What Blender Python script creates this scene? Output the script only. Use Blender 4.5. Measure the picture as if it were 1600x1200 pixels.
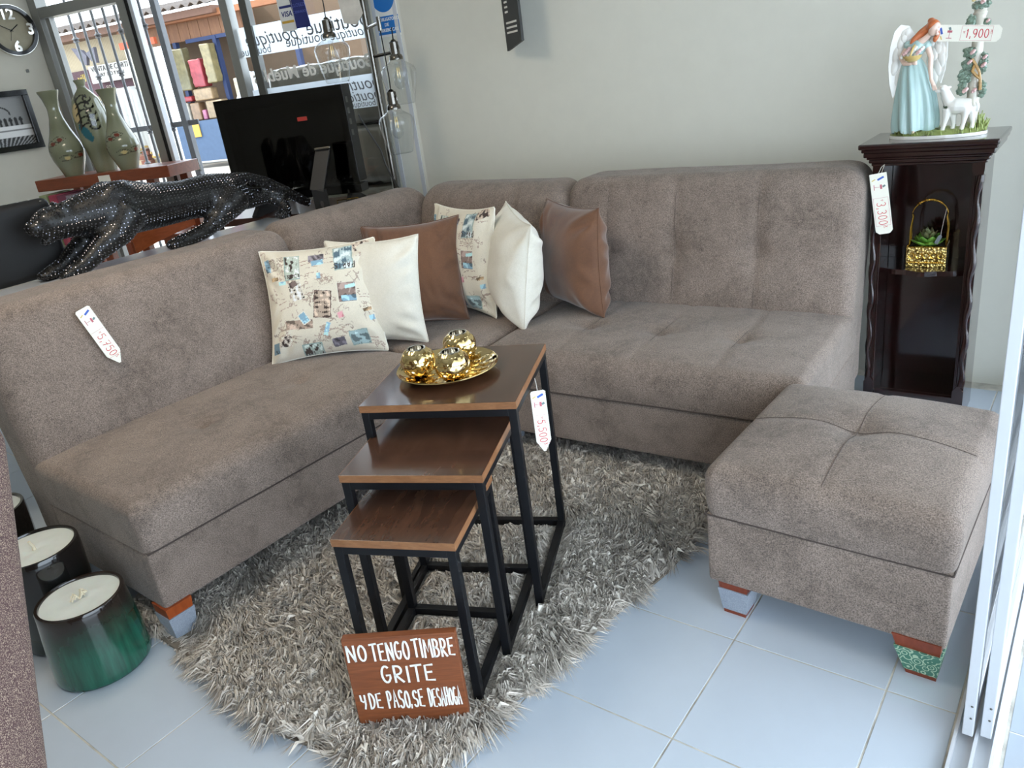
import bpy, bmesh, math, random
import numpy as np
from mathutils import Vector, Matrix

random.seed(7); RNG = np.random.default_rng(7)
for o in list(bpy.data.objects): bpy.data.objects.remove(o)
SC = bpy.context.scene
COL = SC.collection
PI = math.pi

# ------------------------------------------------------------------ camera
CAM_LOC = (0.939, -1.096, 1.341)
YAW, PITCH, ROLL, FPX = math.radians(129.299), math.radians(21.986), math.radians(-7.91), 1219.43
def camera():
    f = Vector((math.cos(PITCH)*math.cos(YAW), math.cos(PITCH)*math.sin(YAW), -math.sin(PITCH)))
    r = Vector((math.sin(YAW), -math.cos(YAW), 0)); u = r.cross(f)
    c, s = math.cos(ROLL), math.sin(ROLL)
    r2 = r*c + u*s; u2 = u*c - r*s
    m = Matrix(((r2.x, u2.x, -f.x, CAM_LOC[0]), (r2.y, u2.y, -f.y, CAM_LOC[1]), (r2.z, u2.z, -f.z, CAM_LOC[2]), (0, 0, 0, 1)))
    cd = bpy.data.cameras.new('camera'); cd.sensor_fit = 'HORIZONTAL'; cd.sensor_width = 36; cd.lens = FPX*36/1600
    cd.clip_start = 0.02; cd.clip_end = 200
    co = bpy.data.objects.new('camera', cd); COL.objects.link(co); co.matrix_world = m; SC.camera = co
camera()

# ------------------------------------------------------------------ world, sun, exposure
wd = bpy.data.worlds.new('sky'); SC.world = wd; wd.use_nodes = True
bg = wd.node_tree.nodes['Background']; bg.inputs[0].default_value = (0.74, 0.87, 1.0, 1); bg.inputs[1].default_value = 1.0
sd = bpy.data.lights.new('sun', 'SUN'); sd.energy = 0.7; sd.angle = math.radians(2); sd.color = (1.0, 0.93, 0.82)
so = bpy.data.objects.new('sun', sd); COL.objects.link(so)
so.rotation_euler = Vector((0.55, 0.50, -0.65)).to_track_quat('-Z', 'Y').to_euler()
SC.view_settings.view_transform = 'Standard'; SC.view_settings.look = 'None'
SC.view_settings.gamma = 1.0; SC.view_settings.use_curve_mapping = False
SC.view_settings.exposure = 2.55
FILL_LAMP = 1.9       # strength of the unseen ceiling lamp added as warm fill

# ------------------------------------------------------------------ materials
def srgb(c):
    return tuple(((x/255)/12.92 if x/255 <= 0.04045 else ((x/255+0.055)/1.055)**2.4) for x in c) + (1.0,)
class NT:
    def __init__(s, name):
        s.m = bpy.data.materials.new(name); s.m.use_nodes = True
        s.n = s.m.node_tree.nodes; s.l = s.m.node_tree.links; s.b = s.n['Principled BSDF']
    def node(s, t, **kw):
        x = s.n.new(t)
        for k, v in kw.items(): setattr(x, k, v)
        return x
    def set(s, **kw):
        for k, v in kw.items():
            s.b.inputs[k.replace('_', ' ')].default_value = v
        return s
    def coord(s, scale=(1, 1, 1), out='Object'):
        tc = s.node('ShaderNodeTexCoord'); mp = s.node('ShaderNodeMapping'); mp.inputs['Scale'].default_value = scale
        s.l.new(tc.outputs[out], mp.inputs[0]); return mp.outputs[0]
    def noise(s, vec, scale, detail=3, rough=0.55, dist=0):
        x = s.node('ShaderNodeTexNoise'); x.inputs['Scale'].default_value = scale; x.inputs['Detail'].default_value = detail
        x.inputs['Roughness'].default_value = rough; x.inputs['Distortion'].default_value = dist
        s.l.new(vec, x.inputs['Vector']); return x.outputs['Fac']
    def ramp(s, fac, stops):
        x = s.node('ShaderNodeValToRGB'); cr = x.color_ramp
        while len(cr.elements) < len(stops): cr.elements.new(0.5)
        for e, (p, c) in zip(cr.elements, stops): e.position = p; e.color = c if len(c) == 4 else tuple(c)+(1,)
        s.l.new(fac, x.inputs[0]); return x.outputs[0]
    def mix(s, fac, a, b, mode='MIX'):
        x = s.node('ShaderNodeMix'); x.data_type = 'RGBA'; x.blend_type = mode
        for sock, v in ((x.inputs[0], fac), (x.inputs[6], a), (x.inputs[7], b)):
            if hasattr(v, 'is_output'): s.l.new(v, sock)
            else: sock.default_value = v
        return x.outputs[2]
    def col(s, v): s.l.new(v, s.b.inputs['Base Color'])
    def bump(s, h, strength=0.3, dist=0.002):
        x = s.node('ShaderNodeBump'); x.inputs['Strength'].default_value = strength; x.inputs['Distance'].default_value = dist
        s.l.new(h, x.inputs['Height']); s.l.new(x.outputs[0], s.b.inputs['Normal'])
def plain(name, rgb, rough=0.5, metal=0.0, var=0.06, bump=0.0, **kw):
    t = NT(name); c = srgb(rgb); v = t.coord()
    n = t.noise(v, 14, 4)
    t.col(t.ramp(n, [(0.3, tuple(x*(1-var) for x in c[:3])), (0.7, tuple(min(1, x*(1+var)) for x in c[:3]))]))
    t.set(Roughness=rough, Metallic=metal)
    for k, val in kw.items(): t.b.inputs[k.replace('_', ' ')].default_value = val
    if bump: t.bump(t.noise(v, 120, 4), bump, 0.002)
    return t.m
def fabric(name, a, b, scale=1.0, rough=0.95, sheen=0.15, weave=0.35, grain=330, contrast=1.0):
    t = NT(name); v = t.coord()
    big = t.noise(v, 6*scale, 5, 0.65, 0.4); mid = t.noise(v, 34*scale, 4, 0.75, 0.6); fine = t.noise(v, grain*scale, 2, 0.75)
    ca, cb = srgb(a), srgb(b)
    base = t.mix(t.ramp(big, [(0.36, (0, 0, 0)), (0.64, (1, 1, 1))]), ca, cb)
    base = t.mix(t.ramp(mid, [(0.40, (0, 0, 0)), (0.66, (0.8, 0.8, 0.8))]), base, cb)
    lo, hi = 1-0.45*contrast, 1+0.45*contrast
    f2 = t.ramp(fine, [(0.34, (lo, lo, lo)), (0.66, (hi, hi, hi))])
    t.col(t.mix(1.0, base, f2, 'MULTIPLY')); t.set(Roughness=rough, Sheen_Weight=sheen, Sheen_Roughness=0.5)
    t.bump(t.noise(v, 700*scale, 3, 0.7), weave, 0.0015); return t.m
def wood(name, dark, light, stretch=(3, 30, 30), rough=0.35, coat=0.0, scale=1.0):
    t = NT(name); v = t.coord(tuple(x*scale for x in stretch))
    w = t.noise(v, 1.0, 5, 0.6, 1.6); g = t.noise(t.coord(tuple(x*scale*6 for x in stretch)), 1.0, 3, 0.6)
    c = t.ramp(w, [(0.22, srgb(dark)), (0.5, srgb(tuple((p+q)/2 for p, q in zip(dark, light)))), (0.84, srgb(light))])
    t.col(t.mix(0.35, c, t.ramp(g, [(0.3, (0.55, 0.55, 0.55)), (0.7, (1.2, 1.2, 1.2))]), 'MULTIPLY'))
    t.set(Roughness=rough, Coat_Weight=coat, Coat_Roughness=0.08); return t.m
def vcol(name, rough=0.8, coat=0.0, sheen=0.0, bump=0.0):
    t = NT(name); a = t.node('ShaderNodeVertexColor'); a.layer_name = 'print'
    v = t.coord(); n = t.noise(v, 300, 3)
    t.col(t.mix(0.4, a.outputs[0], t.ramp(n, [(0.3, (0.8, 0.8, 0.8)), (0.7, (1.1, 1.1, 1.1))]), 'MULTIPLY'))
    t.set(Roughness=rough, Coat_Weight=coat, Coat_Roughness=0.05, Sheen_Weight=sheen)
    if bump: t.bump(t.noise(v, 700, 3), bump, 0.001)
    return t.m
def glass(name, rough=0.0, tint=(1, 1, 1, 1), ior=1.45, power=4.0):
    # thin clear pane / bulb glass: mostly straight-through with a fresnel reflection
    t = NT(name); out = t.n['Material Output']
    tr = t.node('ShaderNodeBsdfTransparent'); tr.inputs[0].default_value = tint
    gl = t.node('ShaderNodeBsdfGlossy'); gl.inputs['Roughness'].default_value = rough
    lw = t.node('ShaderNodeLayerWeight'); lw.inputs[0].default_value = 0.5
    pw = t.node('ShaderNodeMath', operation='POWER'); pw.inputs[1].default_value = power; t.l.new(lw.outputs['Facing'], pw.inputs[0])
    ma = t.node('ShaderNodeMath', operation='MULTIPLY_ADD'); ma.inputs[1].default_value = 0.8; ma.inputs[2].default_value = ((ior-1)/(ior+1))**2; ma.use_clamp = True; t.l.new(pw.outputs[0], ma.inputs[0])
    mx = t.node('ShaderNodeMixShader'); t.l.new(ma.outputs[0], mx.inputs[0]); t.l.new(tr.outputs[0], mx.inputs[1]); t.l.new(gl.outputs[0], mx.inputs[2])
    t.l.new(mx.outputs[0], out.inputs[0]); return t.m

M = {}
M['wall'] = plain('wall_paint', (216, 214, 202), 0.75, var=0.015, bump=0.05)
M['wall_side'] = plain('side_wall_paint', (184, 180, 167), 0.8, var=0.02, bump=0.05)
M['ceiling'] = plain('ceiling_paint', (225, 224, 220), 0.9, var=0.02)
M['tile'] = plain('floor_tile', (188, 198, 210), 0.14, var=0.012, Specular_IOR_Level=0.5)
M['tile_out'] = plain('porch_tile', (146, 154, 164), 0.55, var=0.02)
M['grout'] = plain('grout', (188, 184, 174), 0.9, var=0.35)
M['sofa'] = fabric('sofa_fabric', (107, 94, 85), (136, 121, 111), contrast=1.15)
M['seam'] = plain('seam_thread', (74, 64, 60), 0.9)
M['seam_soft'] = plain('matching_thread', (98, 87, 82), 0.9)
M['legwrap'] = fabric('pale_blue_wrap', (132, 142, 156), (150, 158, 170), 1.2, contrast=0.4)
M['legwood'] = wood('orange_wood', (140, 62, 28), (178, 88, 42), (20, 20, 4))
M['legwood_dark'] = wood('red_wood', (110, 48, 28), (140, 64, 38), (20, 20, 4))
M['walnut'] = wood('walnut_veneer', (56, 37, 29), (100, 69, 52), (14, 3.2, 14), 0.22, 0.3)
M['edge'] = wood('edge_band', (126, 84, 54), (164, 116, 78), (10, 10, 40), 0.4)
M['blackmetal'] = plain('black_powder_coat', (20, 21, 25), 0.42, 0.3)
M['gold'] = plain('polished_gold', (226, 200, 142), 0.07, 1.0, var=0.03)
M['brass'] = plain('brass_wire', (222, 180, 80), 0.2, 1.0, var=0.1)
M['white_velvet'] = fabric('white_velvet', (222, 216, 200), (232, 227, 214), 0.7, 0.8, 0.3, 0.15, contrast=0.1)
M['brown_velvet'] = fabric('brown_velvet', (92, 58, 37), (112, 74, 48), 0.6, 0.75, 0.4, 0.15, contrast=0.2)
M['print'] = vcol('printed_cotton', 0.9, 0, 0.2, 0.2)
M['pot'] = None
M['wax'] = plain('candle_wax', (214, 220, 216), 0.45, var=0.06, Subsurface_Weight=0.1)
M['wick'] = plain('cotton_wick', (226, 216, 190), 0.9, var=0.15, bump=0.5)
M['cab'] = wood('mahogany_lacquer', (26, 10, 9), (44, 18, 15), (24, 24, 4), 0.16, 0.6)
M['paper'] = plain('tag_paper', (244, 241, 228), 0.7, var=0.02)
M['ink_red'] = plain('red_marker', (205, 52, 62), 0.8)
M['ink_pink'] = plain('pink_print', (196, 110, 122), 0.8)
M['ink_blue'] = plain('blue_print', (72, 104, 190), 0.8)
M['ink_yellow'] = plain('yellow_print', (214, 190, 110), 0.8)
M['ink_green'] = plain('grey_green_print', (120, 140, 140), 0.8)
M['string'] = plain('nylon_string', (210, 205, 195), 0.6)
M['alu'] = plain('white_aluminium', (196, 199, 204), 0.35, 0.1, var=0.02)
M['alu_grey'] = plain('grey_aluminium', (150, 150, 146), 0.4, 0.5, var=0.03)
M['alu_dark'] = plain('dark_aluminium', (96, 96, 92), 0.45, 0.4, var=0.05)
M['rubber'] = plain('black_gasket', (18, 18, 18), 0.7)
M['glass'] = glass('window_glass')
M['bulbglass'] = glass('lamp_glass', 0.0, (0.94, 0.95, 0.95, 1), 1.6, 2.8)
M['chrome'] = plain('dark_nickel', (120, 116, 110), 0.2, 1.0)
M['white_paint'] = plain('white_lettering', (240, 238, 232), 0.6)
M['signwood'] = wood('stained_pine', (104, 54, 28), (150, 86, 48), (4, 30, 60), 0.5)
M['black_gloss'] = plain('black_gloss', (8, 8, 9), 0.12, var=0.02)
M['black_mat'] = plain('black_satin', (14, 14, 15), 0.5, var=0.05)
M['black_body'] = plain('black_resin', (6, 6, 7), 0.45, var=0.05)
def stone_mat():
    t = NT('black_rhinestone'); t.set(Base_Color=srgb((126, 126, 132)), Roughness=0.07, Metallic=1.0); return t.m
M['rhinestone'] = stone_mat()

# ------------------------------------------------------------------ mesh helpers
class MB:
    def __init__(s): s.v = []; s.f = []; s.c = None
    def add(s, v, f):
        k = len(s.v); s.v.extend([tuple(map(float, p)) for p in v]); s.f.extend([tuple(int(i)+k for i in q) for q in f]); return s
    def xf(s, m):
        s.v = [tuple(m @ Vector(p)) for p in s.v]; return s
    def box(s, c, d, b=0.0, rz=0.0):
        cx, cy, cz = c; hx, hy, hz = d[0]/2, d[1]/2, d[2]/2
        b = min(b, hx*0.95, hy*0.95, hz*0.95)
        if b <= 0:
            v = [(x*hx, y*hy, z*hz) for x in (-1, 1) for y in (-1, 1) for z in (-1, 1)]
            f = [(0, 1, 3, 2), (4, 6, 7, 5), (0, 4, 5, 1), (2, 3, 7, 6), (0, 2, 6, 4), (1, 5, 7, 3)]
        else:
            bm = bmesh.new(); bmesh.ops.create_cube(bm, size=1.0)
            for q in bm.verts: q.co = Vector((q.co.x*hx*2, q.co.y*hy*2, q.co.z*hz*2))
            bmesh.ops.bevel(bm, geom=bm.edges[:], offset=b, segments=2, profile=0.5, affect='EDGES')
            bm.verts.index_update(); v = [tuple(q.co) for q in bm.verts]; f = [tuple(q.index for q in p.verts) for p in bm.faces]; bm.free()
        c_, s_ = math.cos(rz), math.sin(rz)
        return s.add([(cx+x*c_-y*s_, cy+x*s_+y*c_, cz+z) for x, y, z in v], f)
    def tube(s, pts, r, seg=8, closed=False, cap=True, flat=1.0):
        P = [Vector(p) for p in pts]; n = len(P)
        R = r if hasattr(r, '__len__') else [r]*n
        up = None; rings = []
        for i in range(n):
            if closed: t = P[(i+1) % n]-P[i-1]
            else: t = P[min(i+1, n-1)]-P[max(i-1, 0)]
            if t.length < 1e-9: t = Vector((0, 0, 1))
            t.normalize()
            if up is None:
                a = Vector((0, 0, 1)) if abs(t.z) < 0.9 else Vector((1, 0, 0)); up = (a-t*a.dot(t)).normalized()
            else:
                q = up-t*up.dot(t); up = q.normalized() if q.length > 1e-6 else up
            sd_ = t.cross(up)
            rings.append([P[i]+(up*math.cos(2*PI*k/seg)*flat+sd_*math.sin(2*PI*k/seg))*R[i] for k in range(seg)])
        v = [p for q in rings for p in q]; f = []
        for i in range(n if closed else n-1):
            j = (i+1) % n
            for k in range(seg): f.append((i*seg+k, i*seg+(k+1) % seg, j*seg+(k+1) % seg, j*seg+k))
        if cap and not closed:
            f.append(tuple(range(seg))[::-1]); f.append(tuple((n-1)*seg+k for k in range(seg)))
        return s.add(v, f)
    def lathe(s, prof, seg=32, c=(0, 0, 0), fn=None, capb=True, capt=True):
        n = len(prof); v = []
        for i, (r, z) in enumerate(prof):
            for k in range(seg):
                a = 2*PI*k/seg; rr = fn(i, a, r, z) if fn else r
                v.append((c[0]+rr*math.cos(a), c[1]+rr*math.sin(a), c[2]+z))
        f = [(i*seg+k, i*seg+(k+1) % seg, (i+1)*seg+(k+1) % seg, (i+1)*seg+k) for i in range(n-1) for k in range(seg)]
        if capb: f.append(tuple(range(seg))[::-1])
        if capt: f.append(tuple((n-1)*seg+k for k in range(seg)))
        return s.add(v, f)
    def prism(s, poly, z0, z1, m=None):
        n = len(poly); v = [(x, y, z0) for x, y in poly]+[(x, y, z1) for x, y in poly]
        f = [tuple(range(n))[::-1], tuple(range(n, 2*n))]+[(i, (i+1) % n, n+(i+1) % n, n+i) for i in range(n)]
        if m is not None: v = [tuple(m @ Vector(p)) for p in v]
        return s.add(v, f)
    def grid(s, V, nu, nv, wrap=False):
        f = []
        for i in range(nu-1):
            for j in range(nv if wrap else nv-1):
                f.append((i*nv+j, i*nv+(j+1) % nv, (i+1)*nv+(j+1) % nv, (i+1)*nv+j))
        return s.add(V, f)
    def ell(s, c, r, seg=14, rings=9, m=None):
        v = [];
        for i in range(rings+1):
            t = PI*i/rings
            for k in range(seg):
                a = 2*PI*k/seg
                p = Vector((r[0]*math.sin(t)*math.cos(a), r[1]*math.sin(t)*math.sin(a), r[2]*math.cos(t)))
                if m is not None: p = m @ p
                v.append(p+Vector(c))
        f = [(i*seg+k, (i+1)*seg+k, (i+1)*seg+(k+1) % seg, i*seg+(k+1) % seg) for i in range(rings) for k in range(seg)]
        return s.add(v, f)
def link(o, parent=None):
    COL.objects.link(o)
    if parent is not None: o.parent = parent
    return o
def mesh_obj(name, v, f, mat, parent=None, smooth=False, loc=None, rot=None, ang=40):
    me = bpy.data.meshes.new(name); me.from_pydata([tuple(p) for p in v], [], [tuple(q) for q in f]); me.update()
    if mat is not None: me.materials.append(mat)
    if smooth:
        me.polygons.foreach_set('use_smooth', [True]*len(me.polygons))
        if ang < 180: me.set_sharp_from_angle(angle=math.radians(ang))
    o = bpy.data.objects.new(name, me); link(o, parent)
    if loc is not None: o.location = loc
    if rot is not None: o.rotation_euler = rot
    return o
def ob(name, mb, mat, parent=None, smooth=False, loc=None, rot=None, ang=40):
    return mesh_obj(name, mb.v, mb.f, mat, parent, smooth, loc, rot, ang)
def tag(o, label, cat=None, group=None, kind=None):
    if label: o['label'] = label
    if cat: o['category'] = cat
    if group: o['group'] = group
    if kind: o['kind'] = kind
    return o
def thing(name, label, cat, loc=(0, 0, 0), rz=0.0, group=None):
    o = bpy.data.objects.new(name, None); COL.objects.link(o); o.empty_display_size = 0.05
    o.location = loc; o.rotation_euler = (0, 0, rz); return tag(o, label, cat, group)
def dup(o, loc, rz, label=None):
    def cp(x, par):
        c = x.copy(); COL.objects.link(c); c.parent = par
        for ch in list(x.children): cp(ch, c)
        return c
    r = cp(o, None); r.location = loc; r.rotation_euler = (0, 0, rz)
    if label: r['label'] = label
    return r
def struct(name, mb, mat, parent=None, **kw):
    o = ob(name, mb, mat, parent, **kw)
    if parent is None: o['kind'] = 'structure'
    return o
def rbox(sx, sy, sz, r, step=0.02, arc=4):
    """rounded box centred at 0 -> verts (N,3), faces, normals"""
    def axis(L):
        h = L/2; n = max(2, int((L-2*r)/step))
        a = [-h+r-r*math.tan(PI/4*(1-i/arc)) for i in range(arc)]
        return a+[-h+r+(L-2*r)*i/n for i in range(n+1)]+[-q for q in a[::-1]]
    A = [axis(sx), axis(sy), axis(sz)]; H = (sx/2, sy/2, sz/2)
    key = {}; V = []; F = []
    def vid(p):
        k = tuple(round(q, 5) for q in p)
        if k not in key: key[k] = len(V); V.append(p)
        return key[k]
    for ax in range(3):
        u, w = (ax+1) % 3, (ax+2) % 3
        for sg in (-1, 1):
            ids = []
            for a in A[u]:
                row = []
                for b in A[w]:
                    p = [0, 0, 0]; p[ax] = sg*H[ax]; p[u] = a; p[w] = b; row.append(vid(tuple(p)))
                ids.append(row)
            for i in range(len(A[u])-1):
                for j in range(len(A[w])-1):
                    q = (ids[i][j], ids[i+1][j], ids[i+1][j+1], ids[i][j+1])
                    F.append(q if sg > 0 else q[::-1])
    V = np.array(V); core = np.clip(V, [-(h-r) for h in H], [h-r for h in H]); d = V-core
    N = d/np.maximum(np.linalg.norm(d, axis=1, keepdims=True), 1e-9)
    return core+N*r, F, N
def G(x, w): return np.exp(-(x/w)**2)
def snoise(P, freq, seed=0, octs=3):
    r = np.random.default_rng(seed); out = np.zeros(len(P)); a = 1.0
    for o in range(octs):
        for _ in range(4):
            k = r.normal(size=3)*freq*(2**o); ph = r.uniform(0, 6.28); out += a*np.sin(P@k+ph)/4
        a *= 0.5
    return out
def evalmesh(o):
    dg = bpy.context.evaluated_depsgraph_get(); return bpy.data.meshes.new_from_object(o.evaluated_get(dg))
def remesh(name, mb, voxel, mat, parent=None, smooth_it=6, fn=None):
    """fuse overlapping closed shapes into one continuous surface"""
    me = bpy.data.meshes.new('t'); me.from_pydata(mb.v, [], mb.f); me.update()
    t = bpy.data.objects.new('t', me); COL.objects.link(t)
    md = t.modifiers.new('r', 'REMESH'); md.mode = 'VOXEL'; md.voxel_size = voxel
    ms = t.modifiers.new('s', 'SMOOTH'); ms.factor = 0.5; ms.iterations = smooth_it
    m2 = evalmesh(t); bpy.data.objects.remove(t); bpy.data.meshes.remove(me)
    m2.name = name; m2.materials.clear(); m2.materials.append(mat)
    m2.polygons.foreach_set('use_smooth', [True]*len(m2.polygons))
    o = bpy.data.objects.new(name, m2); link(o, parent); return o
def text_mb(body, size, depth=0.0005, shear=0.0, bold=0.0, align='CENTER', space=1.0):
    cu = bpy.data.curves.new('t', 'FONT'); cu.body = body; cu.size = size; cu.extrude = depth; cu.shear = shear; cu.offset = bold
    cu.align_x = align; cu.align_y = 'CENTER'; cu.resolution_u = 3; cu.space_character = space
    t = bpy.data.objects.new('t', cu); COL.objects.link(t); me = evalmesh(t)
    mb = MB(); mb.add([tuple(v.co) for v in me.vertices], [tuple(p.vertices) for p in me.polygons])
    bpy.data.objects.remove(t); bpy.data.curves.remove(cu); bpy.data.meshes.remove(me); return mb
# hand-drawn stroke letters, cell 0..1 x 0..1
def arc(cx, cy, rx, ry, a0, a1, n=10): return [(cx+rx*math.cos(math.radians(a0+(a1-a0)*i/n)), cy+ry*math.sin(math.radians(a0+(a1-a0)*i/n))) for i in range(n+1)]
FONT = {
 'N': [[(.05, 0), (.08, 1)], [(.08, 1), (.9, .02)], [(.9, .02), (.92, 1)]], 'O': [arc(.5, .5, .42, .5, 100, 460, 16)],
 'T': [[(0, .96), (1, 1)], [(.5, .98), (.48, 0)]], 'E': [[(.85, .98), (.12, .95), (.1, .02), (.9, 0)], [(.1, .5), (.7, .53)]],
 'G': [arc(.52, .5, .42, .5, 55, 300, 12)+[(.9, .25), (.9, .45), (.55, .43)]], 'I': [[(.5, 1), (.5, 0)]],
 'M': [[(.02, 0), (.12, 1), (.5, .3), (.88, 1), (.98, 0)]], 'B': [[(.12, 0), (.12, 1)], [(.12, 1)]+arc(.35, .76, .45, .24, 90, -90)+[(.12, .52)], [(.12, .52)]+arc(.4, .26, .5, .26, 90, -90)+[(.12, 0)]],
 'R': [[(.12, 0), (.12, 1)], [(.12, 1)]+arc(.38, .74, .45, .26, 90, -90)+[(.12, .48), (.9, 0)]], 'Y': [[(.05, 1), (.12, .6), (.45, .5), (.85, .62)], [(.85, 1), (.8, .3), (.6, 0)]],
 'D': [[(.12, 0), (.12, 1)]+arc(.2, .5, .7, .5, 90, -90)+[(.12, 0)]], 'P': [[(.15, 0), (.15, 1)]+arc(.38, .72, .45, .28, 90, -90)+[(.15, .44)]],
 'A': [[(.02, 0), (.48, 1), (.92, 0)], [(.2, .36), (.78, .36)]], 'S': [arc(.5, .75, .36, .25, 30, 270, 9)+arc(.5, .25, .4, .25, 90, -150, 9)],
 'H': [[(.1, 0), (.12, 1)], [(.88, 0), (.88, 1)], [(.1, .5), (.88, .53)]], 'U': [[(.1, 1), (.1, .3)]+arc(.5, .3, .4, .3, 180, 360)+[(.9, 1)]],
 'L': [[(.12, 1), (.12, .02), (.85, 0)]], 'C': [arc(.52, .5, .44, .5, 50, 310, 12)], 'V': [[(0, 1), (.48, 0), (.95, 1)]],
 '0': [arc(.5, .5, .4, .5, 90, 450, 14)], '1': [[(.3, .8), (.55, 1), (.5, 0)]], '3': [arc(.45, .75, .38, .25, 140, -80, 9)+arc(.45, .25, .42, .26, 85, -140, 9)],
 '5': [[(.85, 1), (.22, .98), (.18, .58)]+arc(.45, .32, .42, .32, 110, -140, 10)], '7': [[(.08, .95), (.92, 1), (.4, 0)], [(.25, .5), (.75, .52)]],
 '9': [arc(.48, .7, .38, .3, 0, 360, 12)+[(.86, .7), (.8, .3), (.55, 0)]], ',': [[(.5, .12), (.35, -.14)]], '.': [[(.45, .02), (.52, .06)]], '*': [[(.2, .4), (.7, .9)], [(.3, .9), (.7, .4)], [(.2, .2), (.9, .25)]], 'v': [[(.3, .7), (.5, .4), (.7, .75), (.3, .7)]],
}
def ribbon(mb, pts, w, z0, z1):
    """flat brush stroke with thickness from a 2-D polyline"""
    P = np.array(pts, float); n = len(P)
    L, Rr = [], []
    for i in range(n):
        t = P[min(i+1, n-1)]-P[max(i-1, 0)]; t = t/max(np.linalg.norm(t), 1e-9); q = np.array([-t[1], t[0]])*w/2
        e = t*w*0.35*(-1 if i == 0 else (1 if i == n-1 else 0))
        L.append(P[i]+q+e); Rr.append(P[i]-q+e)
    v = [(a[0], a[1], z1) for a in L]+[(a[0], a[1], z1) for a in Rr]+[(a[0], a[1], z0) for a in L]+[(a[0], a[1], z0) for a in Rr]
    f = []
    for i in range(n-1):
        f += [(n+i, n+i+1, i+1, i), (i, i+1, 2*n+i+1, 2*n+i), (n+i+1, n+i, 3*n+i, 3*n+i+1)]
    f += [(0, 2*n, 3*n, n), (n-1, 2*n-1, 4*n-1, 3*n-1)]
    return mb.add(v, f)
def strokes(mb, s, x0, y0, cw, h, w, gap=0.25, z0=0.0, z1=0.001, wmap={'I': .35, ',': .4, '.': .4, '1': .6, 'M': 1.25, ' ': .55}, jit=0.0):
    x = x0
    for ch in s:
        k = wmap.get(ch, 1.0)*cw
        jy = random.uniform(-jit, jit)*h; hh = h*(1+random.uniform(-jit, jit))
        for st in FONT.get(ch, []): ribbon(mb, [(x+p[0]*k, y0+jy+p[1]*hh) for p in st], w, z0, z1)
        x += k+gap*cw
    return x-gap*cw-x0
# ------------------------------------------------------------------ structure of the shop
T = 0.34
def slab(name, x0, x1, y0, y1, z0, z1, mat):
    return struct(name, MB().box(((x0+x1)/2, (y0+y1)/2, (z0+z1)/2), (x1-x0, y1-y0, z1-z0)), mat)
floor = slab('floor', -4.7, 0.82, -3.0, 2.9, -0.12, -0.0012, M['grout'])
tmesh = {}
def tile(parent, x0, x1, y0, y1, mk='tile'):
    g = 0.002; k = (round(x1-x0, 4), round(y1-y0, 4), mk)
    if k not in tmesh:
        o = ob('tile', MB().box((0, 0, -0.006), (x1-x0-2*g, y1-y0-2*g, 0.012), 0.0008), M[mk], parent); tmesh[k] = o.data
    else:
        o = bpy.data.objects.new('tile', tmesh[k]); link(o, parent)
    o.location = ((x0+x1)/2, (y0+y1)/2, 0)
for i in range(-13, 3):
    for j in range(-7, 6):
        tile(floor, i*T, min((i+1)*T, 0.815), j*T, (j+1)*T)
porch = slab('floor_outside', 0.90, 3.2, -3.0, 3.4, -0.12, -0.0012, M['grout'])
for i in range(0, 5):
    for j in range(-5, 9):
        if j == 1:
            tile(porch, 0.905+i*T, 0.905+(i+1)*T, j*T, 0.58, 'tile_out'); tile(porch, 0.905+i*T, 0.905+(i+1)*T, 0.58, (j+1)*T, 'tile_out')
        else: tile(porch, 0.905+i*T, 0.905+(i+1)*T, j*T, (j+1)*T, 'tile_out')
slab('wall_back', -2.075, 0.86, 2.10, 2.22, -0.01, 2.62, M['wall'])
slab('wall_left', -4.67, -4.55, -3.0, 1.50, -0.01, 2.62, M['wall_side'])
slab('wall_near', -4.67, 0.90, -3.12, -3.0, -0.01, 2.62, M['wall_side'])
slab('ceiling', -4.8, 0.95, -3.12, 2.95, 2.62, 2.72, M['ceiling'])
slab('added_porch_roof', 0.95, 3.3, -3.12, 3.4, 2.50, 2.60, M['ceiling'])  # unseen canopy, added to cut the sky light on porch and floor
slab('wall_right', 0.80, 0.92, -3.0, -1.75, -0.01, 2.62, M['wall'])
slab('wall_right_header', 0.80, 0.92, -1.75, 2.1, 2.12, 2.62, M['wall'])
# unseen ceiling lamp, added to warm and brighten the room
CLM = thing('added_ceiling_lamp', 'added white rectangular ceiling lamp panel, unseen above the seating area', 'lamp', (-1.5, -0.35, 2.62))
ob('housing', MB().box((0, 0, -0.02), (0.64, 1.24, 0.04), 0.004), M['alu'], CLM)
_t = NT('added_lamp_diffuser'); _t.set(Base_Color=(0.9, 0.9, 0.9, 1), Emission_Color=(1.0, 0.86, 0.66, 1), Emission_Strength=FILL_LAMP)
ob('diffuser', MB().box((0, 0, -0.043), (0.58, 1.18, 0.006), 0.001), _t.m, CLM)
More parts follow.
